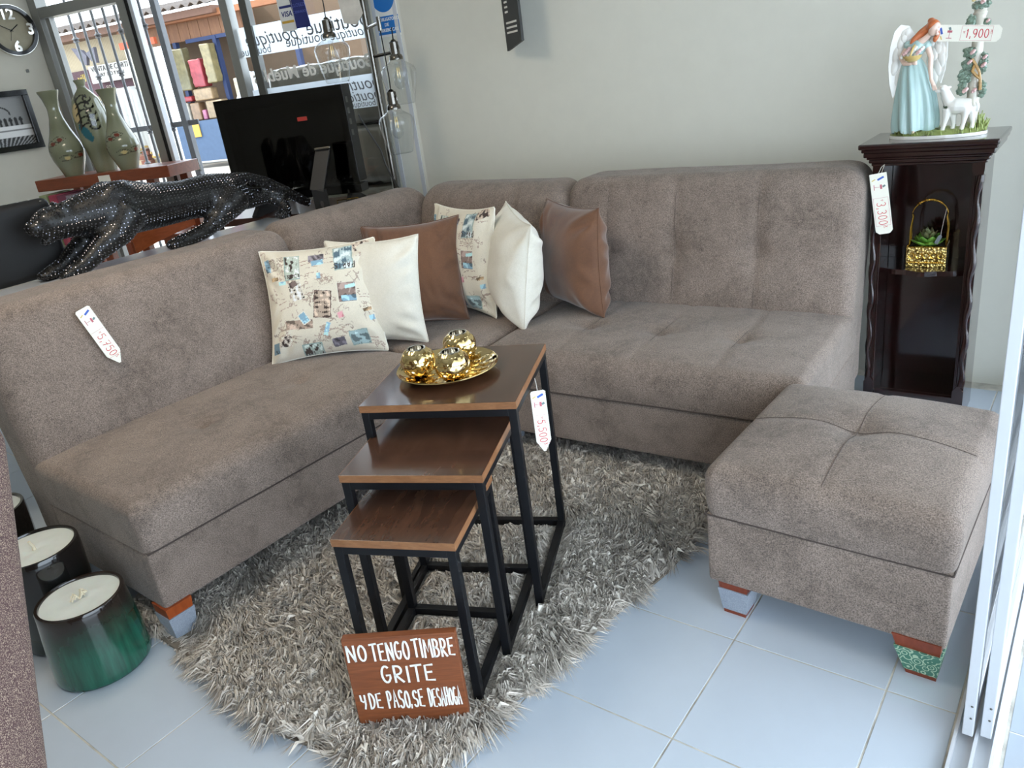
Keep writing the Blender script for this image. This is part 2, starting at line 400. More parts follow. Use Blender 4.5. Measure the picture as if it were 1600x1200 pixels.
# sliding glass door on the right, two stacked panels
def slide_panel(name, X, y0, y1):
    t = bpy.data.objects.new(name, None); link(t); t.location = (X, y0, 0.02); t['kind'] = 'structure'
    L = y1-y0; w = 0.019
    ob('stile', MB().box((0, 0.022, 1.03), (w, 0.044, 2.06), 0.0015), M['alu'], t)
    ob('stile', MB().box((0, L-0.022, 1.03), (w, 0.044, 2.06), 0.0015), M['alu'], t)
    ob('bottom_rail', MB().box((0, L/2, 0.03), (w, L-0.09, 0.06), 0.0015), M['alu'], t)
    ob('top_rail', MB().box((0, L/2, 2.035), (w, L-0.09, 0.05), 0.0015), M['alu'], t)
    ob('glass_pane', MB().box((0, L/2, 1.035), (0.005, L-0.088, 1.95)), M['glass'], t)
    for k, z in enumerate((0.045, 0.075)):
        ob('rivet', MB().ell((0.003, -0.0005, z), (0.0025, 0.001, 0.0025), 8, 4), M['alu_dark'], t, True)
    return t
slide_panel('door_1', 0.8415, 0.27, 2.06)
slide_panel('door_2', 0.8715, 0.28, 2.07)
mb = MB()
for x in (0.822, 0.857, 0.888): mb.box((x, 0.17, 0.006), (0.006, 3.84, 0.026))
mb.box((0.855, 0.17, -0.006), (0.075, 3.84, 0.01)); struct('trim_1', mb, M['alu'])
struct('trim_2', MB().box((0.857, 0.17, 2.105), (0.09, 3.84, 0.03)), M['alu'])
struct('trim_3', MB().box((0.857, 2.085, 1.05), (0.085, 0.03, 2.08)), M['alu'])

# ------------------------------------------------------------------ window wall towards the street (rotated 14 degrees)
WL = (-2.065, 2.1, 0.0); WR = math.radians(14)
def wobj(name, mb, mat, parent=None, **kw):
    o = ob(name, mb, mat, parent, **kw)
    if parent is None: o.location = WL; o.rotation_euler = (0, 0, WR)
    return o
def wbox(u0, u1, n0, n1, z0, z1, b=0.0): return MB().box((-(u0+u1)/2, (n0+n1)/2, (z0+z1)/2), (abs(u1-u0), n1-n0, z1-z0), b)
def wstruct(name, mb, mat):
    o = wobj(name, mb, mat); o['kind'] = 'structure'; return o
wstruct('wall_window', wbox(-0.06, 0.175, 0.0, 0.12, -0.01, 2.62), M['wall'])
wstruct('wall_window_header', wbox(0.175, 2.62, 0.0, 0.12, 2.3, 2.62), M['wall'])
wstruct('wall_window_sill', wbox(0.175, 2.62, 0.0, 0.12, -0.01, 0.06), M['wall'])
wstruct('trim_4', MB().box((-0.028, 0.0, 1.3), (0.022, 0.012, 2.58)).box((-0.15, 0.0, 1.3), (0.02, 0.016, 2.58)), M['alu'])
def wempty(name, label=None, cat=None, loc=(0, 0, 0), **kw):
    t = thing(name, label, cat, **kw); R = Matrix.Rotation(WR, 4, 'Z')
    t.location = Vector(WL)+R.to_3x3() @ Vector(loc); t.rotation_euler = (0, 0, WR); return t
win = bpy.data.objects.new('window_1', None); link(win); win.location = WL; win.rotation_euler = (0, 0, WR); win['kind'] = 'structure'
ob('frame_post', wbox(0.175, 0.225, -0.01, 0.06, 0.06, 2.3, 0.002), M['alu_grey'], win)
ob('mullion', wbox(0.945, 0.995, 0.005, 0.05, 0.06, 2.3, 0.002), M['alu_dark'], win)
ob('frame_post', wbox(1.055, 1.11, -0.02, 0.04, 0.06, 2.3, 0.002), M['alu_grey'], win)
ob('corner_post', wbox(2.495, 2.56, -0.02, 0.06, 0.06, 2.3, 0.002), M['alu_grey'], win)
ob('inner_post', wbox(2.44, 2.475, 0.0, 0.04, 0.06, 1.98, 0.002), M['alu_grey'], win)
ob('transom', wbox(1.84, 2.495, -0.02, 0.06, 1.975, 2.035, 0.002), M['alu_grey'], win)
ob('transom', wbox(1.11, 1.84, -0.015, 0.05, 2.06, 2.11, 0.002), M['alu_grey'], win)
ob('door_stile', wbox(1.775, 1.835, -0.03, 0.015, 0.06, 2.06, 0.002), M['alu_grey'], win)
ob('gasket', wbox(1.755, 1.772, -0.028, 0.012, 0.06, 2.06), M['rubber'], win)
ob('door_stile', wbox(1.728, 1.755, -0.02, 0.02, 0.06, 2.06, 0.002), M['alu'], win)
ob('glass_pane', wbox(0.225, 0.945, 0.025, 0.03, 0.06, 2.3), M['glass'], win)
ob('glass_pane', wbox(1.836, 2.44, 0.02, 0.025, 0.06, 1.975), M['glass'], win)
def frosted():
    t = NT('frosted_film'); out = t.n['Material Output']
    a = t.node('ShaderNodeBsdfTranslucent'); a.inputs[0].default_value = (0.92, 0.96, 1, 1)
    b = t.node('ShaderNodeBsdfDiffuse'); b.inputs[0].default_value = (0.85, 0.88, 0.9, 1)
    c = t.node('ShaderNodeBsdfTransparent'); m1 = t.node('ShaderNodeMixShader'); m1.inputs[0].default_value = 0.25
    m2 = t.node('ShaderNodeMixShader'); m2.inputs[0].default_value = 0.12
    t.l.new(a.outputs[0], m1.inputs[1]); t.l.new(b.outputs[0], m1.inputs[2]); t.l.new(m1.outputs[0], m2.inputs[1]); t.l.new(c.outputs[0], m2.inputs[2])
    t.l.new(m2.outputs[0], out.inputs[0]); return t.m
M['frost'] = frosted()
M['ink_grey'] = plain('grey_lettering', (112, 114, 116), 0.7)
band = wobj('window_sticker', wbox(0.24, 1.05, 0.0195, 0.0215, 1.575, 1.727), M['frost'])
tag(band, 'frosted lettered strip across the glass, the upper one under the hanging card sign', 'sticker')
band2 = wobj('window_sticker', wbox(0.24, 1.05, 0.0195, 0.0215, 1.235, 1.40), M['frost'])
tag(band2, 'frosted lettered strip across the glass, the lower one behind the black fireplace', 'sticker')
def wtext(parent, s, u, z, size, mat, shear=0.0, n=0.018, name='lettering'):
    mb = text_mb(s, size, 0.0004, shear)
    # reads from the street: mirrored when seen from inside
    mb.v = [(-x-u, n-zz, y+z) for x, y, zz in mb.v]; mb.f = [f[::-1] for f in mb.f]
    o = ob(name, mb, mat, parent); return o
wtext(band, 'boutique', 0.83, 1.655, 0.10, M['ink_grey'], 0.3); wtext(band, 'boutique', 0.40, 1.665, 0.11, M['ink_grey'], 0.1)
wtext(band, 'boutique', 0.615, 1.615, 0.075, M['ink_grey']); wtext(band, 'boutique', 0.96, 1.60, 0.06, M['ink_grey'])
wtext(band, 'boutique', 0.33, 1.61, 0.07, M['ink_grey'], 0.3)
wtext(band2, 'boutique', 0.36, 1.355, 0.09, M['ink_grey'], 0.3); wtext(band2, 'boutique', 0.35, 1.295, 0.08, M['ink_grey'], 0.3); wtext(band2, 'boutique', 0.33, 1.255, 0.045, M['ink_grey'])
for k, (uu, s_) in enumerate(((0.62, 'boutique'), (0.86, 'boutique'))): wtext(band2, s_, uu, 1.34, 0.08, M['ink_grey'])
mu = wobj('window_lettering', text_mb('Boutique de Muebles', 0.094, 0.0006, 0.15, 0.0018), M['white_paint'])
me = mu.data
for v in me.vertices: x, y, z = v.co; v.co = (-x-0.615, 0.017-z, y+1.462)
me.flip_normals(); tag(mu, 'white mirrored script lettering on the glass between the two frosted strips', 'lettering')
# security gate outside
M['gate'] = plain('grey_gate_paint', (112, 114, 118), 0.5, 0.2, var=0.08)
gate = wempty('security_gate', 'grey steel bar gate outside the left window pane', 'gate', (-2.15, 0.25, 0))
for k, uu in enumerate((2.56, 2.459, 2.356, 2.253, 2.15, 2.047, 1.945)):
    mb = MB().tube([(-uu+2.15, 0, 0.06), (-uu+2.15, 0, 2.25)], 0.009, 8)
    o = ob('bar', mb, M['gate'], gate, True)
    for z in ((1.62, 1.05) if k % 2 else (1.86, 1.30-0.05)):
        ob('bar_collar', MB().lathe([(0.009, -0.02), (0.02, -0.012), (0.012, -0.004), (0.024, 0.004), (0.012, 0.012), (0.009, 0.02)], 10, (-uu+2.15, 0, z)), M['gate'], o, True)
ob('crossbar', MB().box((0, 0, 1.27), (0.86, 0.012, 0.032), 0.002), M['gate'], gate)
ob('crossbar', MB().box((0, 0, 0.12), (0.86, 0.012, 0.032), 0.002), M['gate'], gate)
post = wobj('gate_post', wbox(1.80, 1.842, 0.23, 0.27, 0.0, 2.3, 0.003), M['gate'])
tag(post, 'grey square steel gate post carrying the padlock', 'post')
pk = wempty('padlock', 'small brass and steel padlock hanging on the gate post', 'padlock', (-1.79, 0.215, 0.97))
ob('body', MB().box((0, 0, 0.022), (0.036, 0.018, 0.044), 0.004), M['alu_dark'], pk)
ob('shackle', MB().tube([(-0.012, 0, 0.04)]+[(0.012*math.cos(a), 0, 0.07+0.012*math.sin(a)) for a in [PI*(1-i/8) for i in range(9)]]+[(0.012, 0, 0.04)], 0.004, 6), M['chrome'], pk, True)
# ------------------------------------------------------------------ sectional sofa
def soft(name, size, r, mat, parent, loc, disp=None, warp=None, step=0.014, nz=0.0, seed=1, arc=4, flat=False):
    if flat:      # rounded above, square-cut below where it meets the base
        V, F, N = rbox(size[0], size[1], size[2]+r, r, step, arc); V[:, 2] -= r/2; lo = V[:, 2] < -size[2]/2
        V[lo, 2] = -size[2]/2
    else: V, F, N = rbox(*size, r, step, arc)
    if disp is not None: V = V+N*disp(V, N)[:, None]
    if nz: V = V+N*(nz*snoise(V, 9, seed))[:, None]
    if warp is not None: V = warp(V)
    return mesh_obj(name, V, F, mat, parent, True, loc, ang=60)
def leg(parent, x, y, h=0.10, mats=('legwood', 'legwrap'), top=0.075, bot=0.05, sx=0, sy=0):
    def fr(z, s, o=0.0): return [(x+sx*(h-z)*0.35+a*s/2, y+sy*(h-z)*0.35+b*s/2, z) for a, b in ((-1, -1), (1, -1), (1, 1), (-1, 1))]
    def fru(z0, s0, z1, s1):
        m = MB(); v = fr(z0, s0)+fr(z1, s1)
        return m.add(v, [(3, 2, 1, 0), (4, 5, 6, 7)]+[(i, (i+1) % 4, 4+(i+1) % 4, 4+i) for i in range(4)])
    l = ob('leg', fru(0.0, bot, h+0.01, top+0.002), M[mats[0]], parent)
    ob('fabric_wrap', fru(0.012 if mats[0] == 'legwood_dark' else 0.001, bot+0.006, h*0.78, bot+(top-bot)*0.78+0.007), M[mats[1]], l)
    return l
def seam_tube(parent, pts, r=0.0018): return ob('seam', MB().tube(pts, r, 5), M['seam' if r > 0.002 else 'seam_soft'], parent, True)
# local frame of a sofa run: x along the run, y towards the back, front face at y=0
def sofa_run(t, L, D, seat_z, seams, tufts, back_cols, back_h, depth_back=0.22, endr=0.05):
    lz, mz = 0.10, 0.284
    soft('base', (L-0.006, D+0.10, mz-lz-0.004), 0.012, M['sofa'], t, (L/2, (D+0.10)/2+0.004, (lz+mz)/2), None, None, 0.05, arc=2)
    H = seat_z-mz; cx, cy, cz = L/2, D/2+0.05, mz+H/2
    tf = [(a-cx, b-cy) for a, b in tufts]
    def disp(V, N):
        up = np.clip(N[:, 2], 0, 1)
        ex = np.clip(1-(np.abs(V[:, 0])/(L/2))**6, 0, 1); ey = np.clip(1-(np.abs(V[:, 1])/((D+0.1)/2))**4, 0, 1)
        z = 0.020*ex*ey
        for a, b in tf: z = z-0.016*np.exp(-(((V[:, 0]-a)/0.06)**2+((V[:, 1]-b)/0.05)**2))-0.008*np.exp(-(((V[:, 0]-a)/0.02)**2+((V[:, 1]-b)/0.02)**2))
        for s in seams: z = z-0.005*G(V[:, 0]-(s-cx), 0.014)
        fr = np.clip(-N[:, 1], 0, 1)*0.006*np.clip(1-(2*V[:, 2]/H)**2, 0, 1)
        return z*up+fr
    def warp(V):
        V = V.copy(); k = np.clip((V[:, 2]/H+0.5), 0, 1); f = np.clip(-V[:, 1]/(D/2), 0, 1); V[:, 1] += 0.022*k**2*f
        return V
    c = soft('seat_cushion', (L-0.004, D+0.10, H), 0.028, M['sofa'], t, (cx, cy, cz), disp, warp, 0.013, 0.0015, 3, flat=True)
    seam_tube(t, [(0.004, -0.001, mz), (L-0.004, -0.001, mz)], 0.0025)
    for s in seams:
        seam_tube(c, [(s-cx, -cy+0.004+0.022*k*k, -H/2+H*k) for k in (0.02, 0.3, 0.6, 0.86)]+[(s-cx, -cy+0.05, H/2+0.001), (s-cx, -cy+0.14, H/2+0.009)]+[(s-cx, b, H/2+0.0135) for b in np.linspace(-cy+0.2, D-cy-0.08, 8)], 0.0008)
    back(t, L, D, back_h, back_cols, depth_back, endr)
def back(t, L, y0, h, cols, th=0.22, r=0.085, x0=0.0, name='backrest', lean=0.115, rows=(0.63,)):
    z0 = 0.12; H = h-z0; cx, cy, cz = x0+L/2, y0+th/2, z0+H/2
    def disp(V, N):
        fr = np.clip(-N[:, 1]*1.1, 0, 1); zz = V[:, 2]+cz; xx = V[:, 0]+cx
        e = np.clip(1-(np.abs(V[:, 0])/(L/2))**5, 0, 1)*np.clip(1-np.abs((zz-0.63)/0.27)**3, 0, 1)
        d = 0.024*e
        for c in cols:
            d = d-0.007*G(xx-c, 0.02)*np.clip((zz-0.40)*10, 0, 1)
            for q in rows: d = d-0.018*np.exp(-(((xx-c)/0.05)**2+((zz-q)/0.05)**2))
        if cols:
            for q in rows: d = d-0.006*G(zz-q, 0.018)*np.clip((np.minimum(xx-cols[0]+0.25, cols[-1]+0.25-xx))*10, 0, 1)
        return d*fr
    def warp(V):
        V = V.copy(); q = np.clip((V[:, 2]+cz-0.41)/0.475, -0.3, 1.2); V[:, 1] += lean*q
        e = np.clip((np.abs(V[:, 0])-(L/2-0.10))/0.10, 0, 1); V[:, 2] -= 0.030*e**2*np.clip(q, 0, 1); return V       # top edge drops at the ends
    b = soft(name, (L-0.006, th, H), r, M['sofa'], t, (cx, cy, cz), disp, warp, 0.013, 0.002, 5, 6)
    def fy(z): return -th/2-0.001+lean*(z-0.41)/0.475
    for c in cols:
        seam_tube(b, [(c-cx, fy(z)-(0.016 if abs(z-0.63) > 0.05 else 0.003)+0.003*0, z-cz) for z in np.linspace(0.44, h-r-0.02, 14)]+[(c-cx, fy(h)+r*0.42, H/2-r*0.32), (c-cx, fy(h)+r, H/2-0.002)], 0.0008)
    return b
LL = thing('sofa_section', 'brown-grey armless sofa section with the 5,750 tag on its back', 'sofa', (-0.968, -0.362, 0), PI/2-math.radians(1.5))
sofa_run(LL, 1.15, 0.585, 0.418, [], [(0.40, 0.30), (0.78, 0.30)], [], 0.878)
for x, y in ((0.036, 0.034), (1.10, 0.05), (0.05, 0.70), (1.10, 0.70)): leg(LL, x, y, bot=0.056)
RR = thing('sofa_section', 'brown-grey armless sofa section along the wall beside the dark cabinet', 'sofa', (-0.825, 0.905, 0), math.radians(2.3))
sofa_run(RR, 1.135, 0.585, 0.418, [0.30, 0.58, 0.86], [(0.30, 0.28), (0.58, 0.28), (0.86, 0.28)], [0.21, 0.49, 0.80], 0.892)
for x, y in ((0.05, 0.05), (1.08, 0.05), (0.05, 0.70), (1.08, 0.70)): leg(RR, x, y)
CC = thing('sofa_corner', 'brown-grey corner section of the sofa piled with cushions', 'sofa', (-1.565, 0.80, 0), 0.0)
soft('base', (0.72, 0.70, 0.18), 0.012, M['sofa'], CC, (0.365, 0.345, 0.192), None, None, 0.05, arc=2)
def cd(V, N): return np.clip(N[:, 2], 0, 1)*(0.016*np.clip(1-(np.abs(V[:, 0])/.36)**4, 0, 1)*np.clip(1-(np.abs(V[:, 1])/.35)**4, 0, 1)-0.004*G(V[:, 0]-0.02, 0.012))
soft('seat_cushion', (0.725, 0.70, 0.134), 0.028, M['sofa'], CC, (0.364, 0.345, 0.351), cd, None, 0.014, 0.0015, 4, flat=True)
seam_tube(CC, [(0.3, 0.004, 0.2), (0.3, -0.004, 0.27), (0.3, 0.004, 0.40), (0.3, 0.06, 0.424), (0.3, 0.35, 0.432)], 0.0012)
b1 = back(CC, 0.90, 0.0, 0.876, [], 0.22, 0.085, 0.0, 'backrest')
b1.location = (-0.11, 0.45, b1.location.z); b1.rotation_euler = (0, 0, PI/2)
b2 = back(CC, 0.84, 0.66, 0.882, [0.48], 0.22, 0.085, -0.10, 'backrest')
for x, y in ((0.66, 0.04), (0.05, 0.62), (0.66, 0.62)): leg(CC, x, y)

# ------------------------------------------------------------------ ottoman
OT = thing('ottoman', 'square brown-grey tufted ottoman on four wrapped tapered legs by the sliding door', 'ottoman', (0.512, 0.405, 0), math.radians(-1.5))
soft('base', (0.53, 0.55, 0.195), 0.010, M['sofa'], OT, (0, 0.275, 0.195), None, None, 0.05, arc=2)
def od(V, N):
    up = np.clip(N[:, 2], 0, 1); x, y = V[:, 0], V[:, 1]
    d = 0.035*np.clip(1-(np.abs(x)/.27)**2.5, 0, 1)*np.clip(1-(np.abs(y)/.28)**2.5, 0, 1)
    d -= 0.022*np.exp(-((x/0.055)**2+(y/0.055)**2))+0.004*G(x, 0.012)+0.004*G(y, 0.012)
    side = (1-up)*0.008*np.clip(1-(V[:, 2]/.065)**2, 0, 1)
    return d*up+side
oc = soft('seat_cushion', (0.532, 0.552, 0.13), 0.030, M['sofa'], OT, (0, 0.275, 0.355), od, None, 0.012, 0.001, 6, flat=True)
ZT = lambda a, b: 0.066+0.035*max(0, 1-(abs(a)/.27)**2.5)*max(0, 1-(abs(b)/.28)**2.5)-0.022*math.exp(-((a/.055)**2+(b/.055)**2))
seam_tube(oc, [(0, -0.2785, -0.062), (0, -0.283, 0.0), (0, -0.277, 0.045)]+[(0, b, ZT(0, b)-0.003) for b in np.linspace(-0.255, 0.25, 20)], 0.0008)
seam_tube(oc, [(a, 0, ZT(a, 0)-0.003) for a in np.linspace(-0.25, 0.25, 20)], 0.0008)
seam_tube(OT, [(-0.266, -0.001, 0.29), (0.266, -0.001, 0.29)], 0.0022); seam_tube(OT, [(0.2665, -0.001, 0.29), (0.2665, 0.55, 0.29)], 0.0022); seam_tube(OT, [(-0.2665, -0.001, 0.29), (-0.2665, 0.55, 0.29)], 0.0022)
def floral():
    t = NT('green_floral_cotton'); v = t.coord()
    vo = t.node('ShaderNodeTexVoronoi'); vo.inputs['Scale'].default_value = 55; t.l.new(v, vo.inputs['Vector'])
    w = t.node('ShaderNodeMath', operation='SINE'); mu_ = t.node('ShaderNodeMath', operation='MULTIPLY'); mu_.inputs[1].default_value = 22
    t.l.new(vo.outputs['Distance'], mu_.inputs[0]); t.l.new(mu_.outputs[0], w.inputs[0])
    t.col(t.ramp(w.outputs[0], [(0.35, srgb((74, 122, 104))), (0.55, srgb((172, 196, 168)))])); t.set(Roughness=0.9); return t.m
M['floral'] = floral()
leg(OT, -0.205, 0.045, 0.10, ('legwood_dark', 'legwrap'), 0.075, 0.055, 0, 0); leg(OT, 0.21, 0.045, 0.10, ('legwood_dark', 'floral'), 0.095, 0.06, 0.3, 0)
leg(OT, -0.21, 0.50, 0.10, ('legwood_dark', 'legwrap'), 0.075, 0.055); leg(OT, 0.215, 0.50, 0.10, ('legwood_dark', 'legwrap'), 0.075, 0.055)

# ------------------------------------------------------------------ throw pillows
def raster_text(A, s, x0, y0, cw, h, w, col, flip=False):
    n = A.shape[0]; yy, xx = np.mgrid[0:n, 0:n]/n; x = x0
    for ch in s:
        for st in FONT.get(ch, []):
            q = [(x+(1-p[0] if flip else p[0])*cw, y0+(1-p[1] if flip else p[1])*h) for p in st]
            for (ax, ay), (bx, by) in zip(q[:-1], q[1:]): seg(A, xx, yy, ax, ay, bx, by, w, col)
        x += (-1.25 if flip else 1.25)*cw
def seg(A, xx, yy, ax, ay, bx, by, w, col):
    L2 = (bx-ax)**2+(by-ay)**2+1e-12; t = np.clip(((xx-ax)*(bx-ax)+(yy-ay)*(by-ay))/L2, 0, 1)
    A[(xx-ax-t*(bx-ax))**2+(yy-ay-t*(by-ay))**2 < (w/2)**2] = col
def postcard_print(n, seed):
    r = np.random.default_rng(seed); A = np.ones((n, n, 3))*np.array([224, 216, 198]); yy, xx = np.mgrid[0:n, 0:n]/n
    def field(f, sd):
        q = np.stack([xx.ravel(), yy.ravel(), 0*xx.ravel()], 1); return snoise(q, f, sd, 3).reshape(n, n)
    A += field(9, seed)[..., None]*7
    BR, BL, GR, RD = np.array([104, 82, 74]), np.array([138, 176, 198]), np.array([150, 172, 166]), np.array([206, 130, 138])
    def rect(cx, cy, w, h, rot, fill, detail, border=None, ink=None):
        c, s = math.cos(rot), math.sin(rot); u = (xx-cx)*c+(yy-cy)*s; v = -(xx-cx)*s+(yy-cy)*c
        m = (abs(u) < w/2) & (abs(v) < h/2)
        if border is not None: A[(abs(u) < w/2+.007) & (abs(v) < h/2+.007)] = border
        A[m] = fill
        if detail:
            k = field(detail*2.2, int(cx*1000+cy*77)); k2 = field(detail*0.9, int(cx*500)); A[m & (k+0.3*k2 > 0.32)] = np.array(fill if ink is None else ink)*0.62
            A[m & (k < -0.35)] = np.minimum(np.array(fill)*1.15+22, 236)
    def sketch(cx, cy, w, h, col, thr=0.16):
        m = (((xx-cx)/(w/2))**2+((yy-cy)/(h/2))**2 < 1); k = field(46, int(cx*900+cy*333)); A[m & (abs(k) < thr*0.8)] = A[m & (abs(k) < thr*0.8)]*0.5+np.array(col)*0.5
    def scribble(cx, cy, w, h, rot, col, lines):
        c, s = math.cos(rot), math.sin(rot)
        for i in range(lines):
            v = -h/2+h*i/max(1, lines-1); pu = None
            for k in range(17):
                u = -w/2+w*k/16; vv = v+r.uniform(-.005, .005); p = (cx+u*c-vv*s, cy+u*s+vv*c)
                if pu is not None and r.random() > .12: seg(A, xx, yy, pu[0], pu[1], p[0], p[1], .0042, col)
                pu = p
    for _ in range(46): sketch(r.uniform(.03, .97), r.uniform(.03, .97), r.uniform(.08, .18), r.uniform(.05, .12), BR*(1.0+.5*r.random()))
    for _ in range(16): scribble(r.uniform(.08, .92), r.uniform(.05, .95), r.uniform(.08, .14), r.uniform(.02, .06), r.uniform(-.2, .3), BR*(1.1+.5*r.random()), r.integers(2, 4))
    rect(.29, .80, .125, .22, .0, np.array([192, 202, 190]), 30, GR, BR); rect(.73, .84, .15, .22, .05, np.array([178, 198, 200]), 16, GR, BL)
    rect(.50, .87, .13, .07, .05, np.array([120, 112, 118]), 30); rect(.51, .82, .10, .05, .05, BL, 14); rect(.52, .44, .13, .22, -.15, np.array([186, 166, 148]), 26, BR, BR)
    rect(.74, .52, .155, .165, .0, np.array([146, 126, 118]), 18, np.array([230, 224, 208])); rect(.75, .47, .13, .05, .0, BL, 16); rect(.77, .57, .09, .03, .15, BL*1.08, 8)
    rect(.31, .58, .11, .16, .2, np.array([212, 204, 190]), 34, None, np.array([70, 58, 54])); rect(.29, .64, .07, .05, .3, np.array([92, 76, 72]), 22)
    rect(.30, .29, .24, .08, -.08, np.array([176, 154, 138]), 26); rect(.35, .34, .06, .09, .5, BL, 16, np.array([232, 228, 214]))
    rect(.66, .33, .045, .05, .3, RD, 10, np.array([220, 204, 190])); rect(.53, .22, .035, .12, -.35, BL*1.1, 14)
    rect(.38, .05, .16, .10, .0, np.array([176, 190, 180]), 30, GR, BR); rect(.61, .09, .11, .08, .15, np.array([104, 98, 108]), 24); rect(.79, .12, .15, .12, .12, np.array([164, 188, 190]), 20, GR)
    rect(.06, .84, .05, .12, .1, BL*.85, 16); rect(.12, .71, .07, .03, 0, np.array([184, 156, 116]), 24); rect(.19, .665, .07, .035, 0, BL*1.05, 10)
    rect(.90, .36, .08, .03, .25, np.array([182, 152, 118]), 30); rect(.93, .29, .05, .04, .2, BL, 10); rect(.06, .12, .07, .10, 0, BL*.8, 16); rect(.16, .16, .12, .09, -.1, np.array([204, 190, 176]), 36, None, BR)
    rect(.515, .69, .035, .055, 0, BL*1.05, 12); rect(.88, .95, .14, .10, .3, np.array([196, 176, 158]), 36, None, BR)
    raster_text(A, 'PARIS', .80, .735, .030, .055, .0075, BR*.6, True); raster_text(A, 'LONDRES', .335, .700, .0155, .028, .0042, BR*.7, True)
    return np.clip(A, 0, 255)/255
def pillow(name, label, size, th, mat, loc, yaw, tilt, roll=0.0, n=40, seed=0, img=None, wr=0.006, group='throw pillows in the sofa corner', ear=0.09):
    """knife-edge cushion standing on its lower edge; local x width, z height, y thickness"""
    w, h = size; u = np.linspace(-1, 1, n); U, Vv = np.meshgrid(u, u, indexing='ij'); U = U.ravel(); Vv = Vv.ravel()
    X = w/2*U*(1-ear*(1-np.abs(U)**3)*0-ear*(1-Vv**2)*np.abs(U)**1.5); Z = h/2*Vv*(1-ear*(1-U**2)*np.abs(Vv)**1.5)
    prof = (np.clip(1-np.abs(U)**3.0, 0, 1)*np.clip(1-np.abs(Vv)**3.0, 0, 1))**0.6
    P = np.stack([X, 0*X, Z], 1)
    def side(sg, sd):
        fold = np.sin((np.abs(X)*75-np.abs(Z)*60)+2.5*np.sin(Z*17+sd)+1.5*np.sin(X*23))
        cor = np.exp(-((np.abs(U)-0.8)/0.25)**2-((np.abs(Vv)-0.8)/0.3)**2)+0.5*np.exp(-((np.abs(U)-0.9)/0.15)**2)
        nz = snoise(P, 14, sd, 3)*wr*prof+2.0*wr*fold*cor*prof
        Y = sg*(th/2*prof*(1+0.08*Vv*-1)+nz); return np.stack([X, Y, Z], 1)
    A, B = side(-1, seed), side(1, seed+9)
    idx = lambda i, j: i*n+j
    V = [tuple(p) for p in A]; F = []; mp = {}
    for i in range(n):
        for j in range(n):
            if i in (0, n-1) or j in (0, n-1): mp[idx(i, j)] = idx(i, j)
            else: mp[idx(i, j)] = len(V); V.append(tuple(B[idx(i, j)]))
    for i in range(n-1):
        for j in range(n-1):
            q = (idx(i, j), idx(i+1, j), idx(i+1, j+1), idx(i, j+1)); F.append(q); F.append(tuple(mp[k] for k in q[::-1]))
    t = thing(name, label, 'cushion', loc, yaw, group)
    R = Matrix.Rotation(tilt, 4, 'X') @ Matrix.Rotation(roll, 4, 'Y') @ Matrix.Translation((0, 0, h/2))
    o = mesh_obj('cover', [tuple(R @ Vector(p)) for p in V], F, mat, t, True, ang=180)
    if img is not None:
        at = o.data.color_attributes.new('print', 'FLOAT_COLOR', 'POINT'); N = img.shape[0]
        full = np.zeros((len(V), 4)); full[:, 3] = 1
        UU = np.zeros(len(V)); VV = np.zeros(len(V)); UU[:n*n] = U; VV[:n*n] = Vv
        for k, m_ in mp.items(): UU[m_] = U[k]; VV[m_] = Vv[k]
        ii = np.clip(((VV+1)/2*(N-1)).round().astype(int), 0, N-1); jj = np.clip(((UU+1)/2*(N-1)).round().astype(int), 0, N-1)
        c = img[ii, jj]; full[:, :3] = np.where(c <= 0.04045, c/12.92, ((c+0.055)/1.055)**2.4)
        at.data.foreach_set('color', full.ravel())
    ed = [P[idx(i, 0)] for i in range(n)]+[P[idx(n-1, j)] for j in range(1, n)]+[P[idx(i, n-1)] for i in range(n-2, -1, -1)]+[P[idx(0, j)] for j in range(n-2, 0, -1)]
    ob('edge_seam', MB().tube([tuple(R @ Vector((p[0], 0, p[2]))) for p in ed[::max(1, n//30)]], 0.0025, 5, True), mat if img is None else M['paper'], t, True)
    return t
IMG1 = postcard_print(300, 3); IMG2 = postcard_print(300, 11)
R_ = math.radians
pillow('throw_pillow', 'cream postcard-print cushion with PARIS lettering, the frontmost of the cushions', (0.435, 0.43), 0.16, M['print'], (-1.322, 0.632, 0.428), R_(41), R_(-24), R_(1), 220, 1, IMG1)
pillow('throw_pillow', 'white velvet cushion partly hidden behind the front postcard-print cushion', (0.39, 0.40), 0.14, M['white_velvet'], (-1.235, 0.815, 0.428), R_(20), R_(-10), 0, 64, 2)
pillow('throw_pillow', 'brown velvet cushion between the two white cushions, in front of a print cushion', (0.40, 0.42), 0.15, M['brown_velvet'], (-1.225, 1.025, 0.43), R_(34), R_(-20), 0, 64, 3, wr=0.010)
pillow('throw_pillow', 'cream postcard-print cushion standing edge-on at the back of the corner', (0.43, 0.43), 0.13, M['print'], (-1.155, 1.232, 0.43), R_(-16), R_(-9), R_(-1), 220, 4, IMG2)
pillow('throw_pillow', 'white velvet cushion turned edge-on beside the right brown cushion', (0.40, 0.41), 0.19, M['white_velvet'], (-0.918, 1.235, 0.43), R_(-40), R_(-9), R_(5), 64, 5, wr=0.010)
pillow('throw_pillow', 'brown velvet cushion at the right end of the row against the wall-side back', (0.41, 0.41), 0.19, M['brown_velvet'], (-0.705, 1.385, 0.43), R_(-29), R_(-2), 0, 64, 6, wr=0.011)
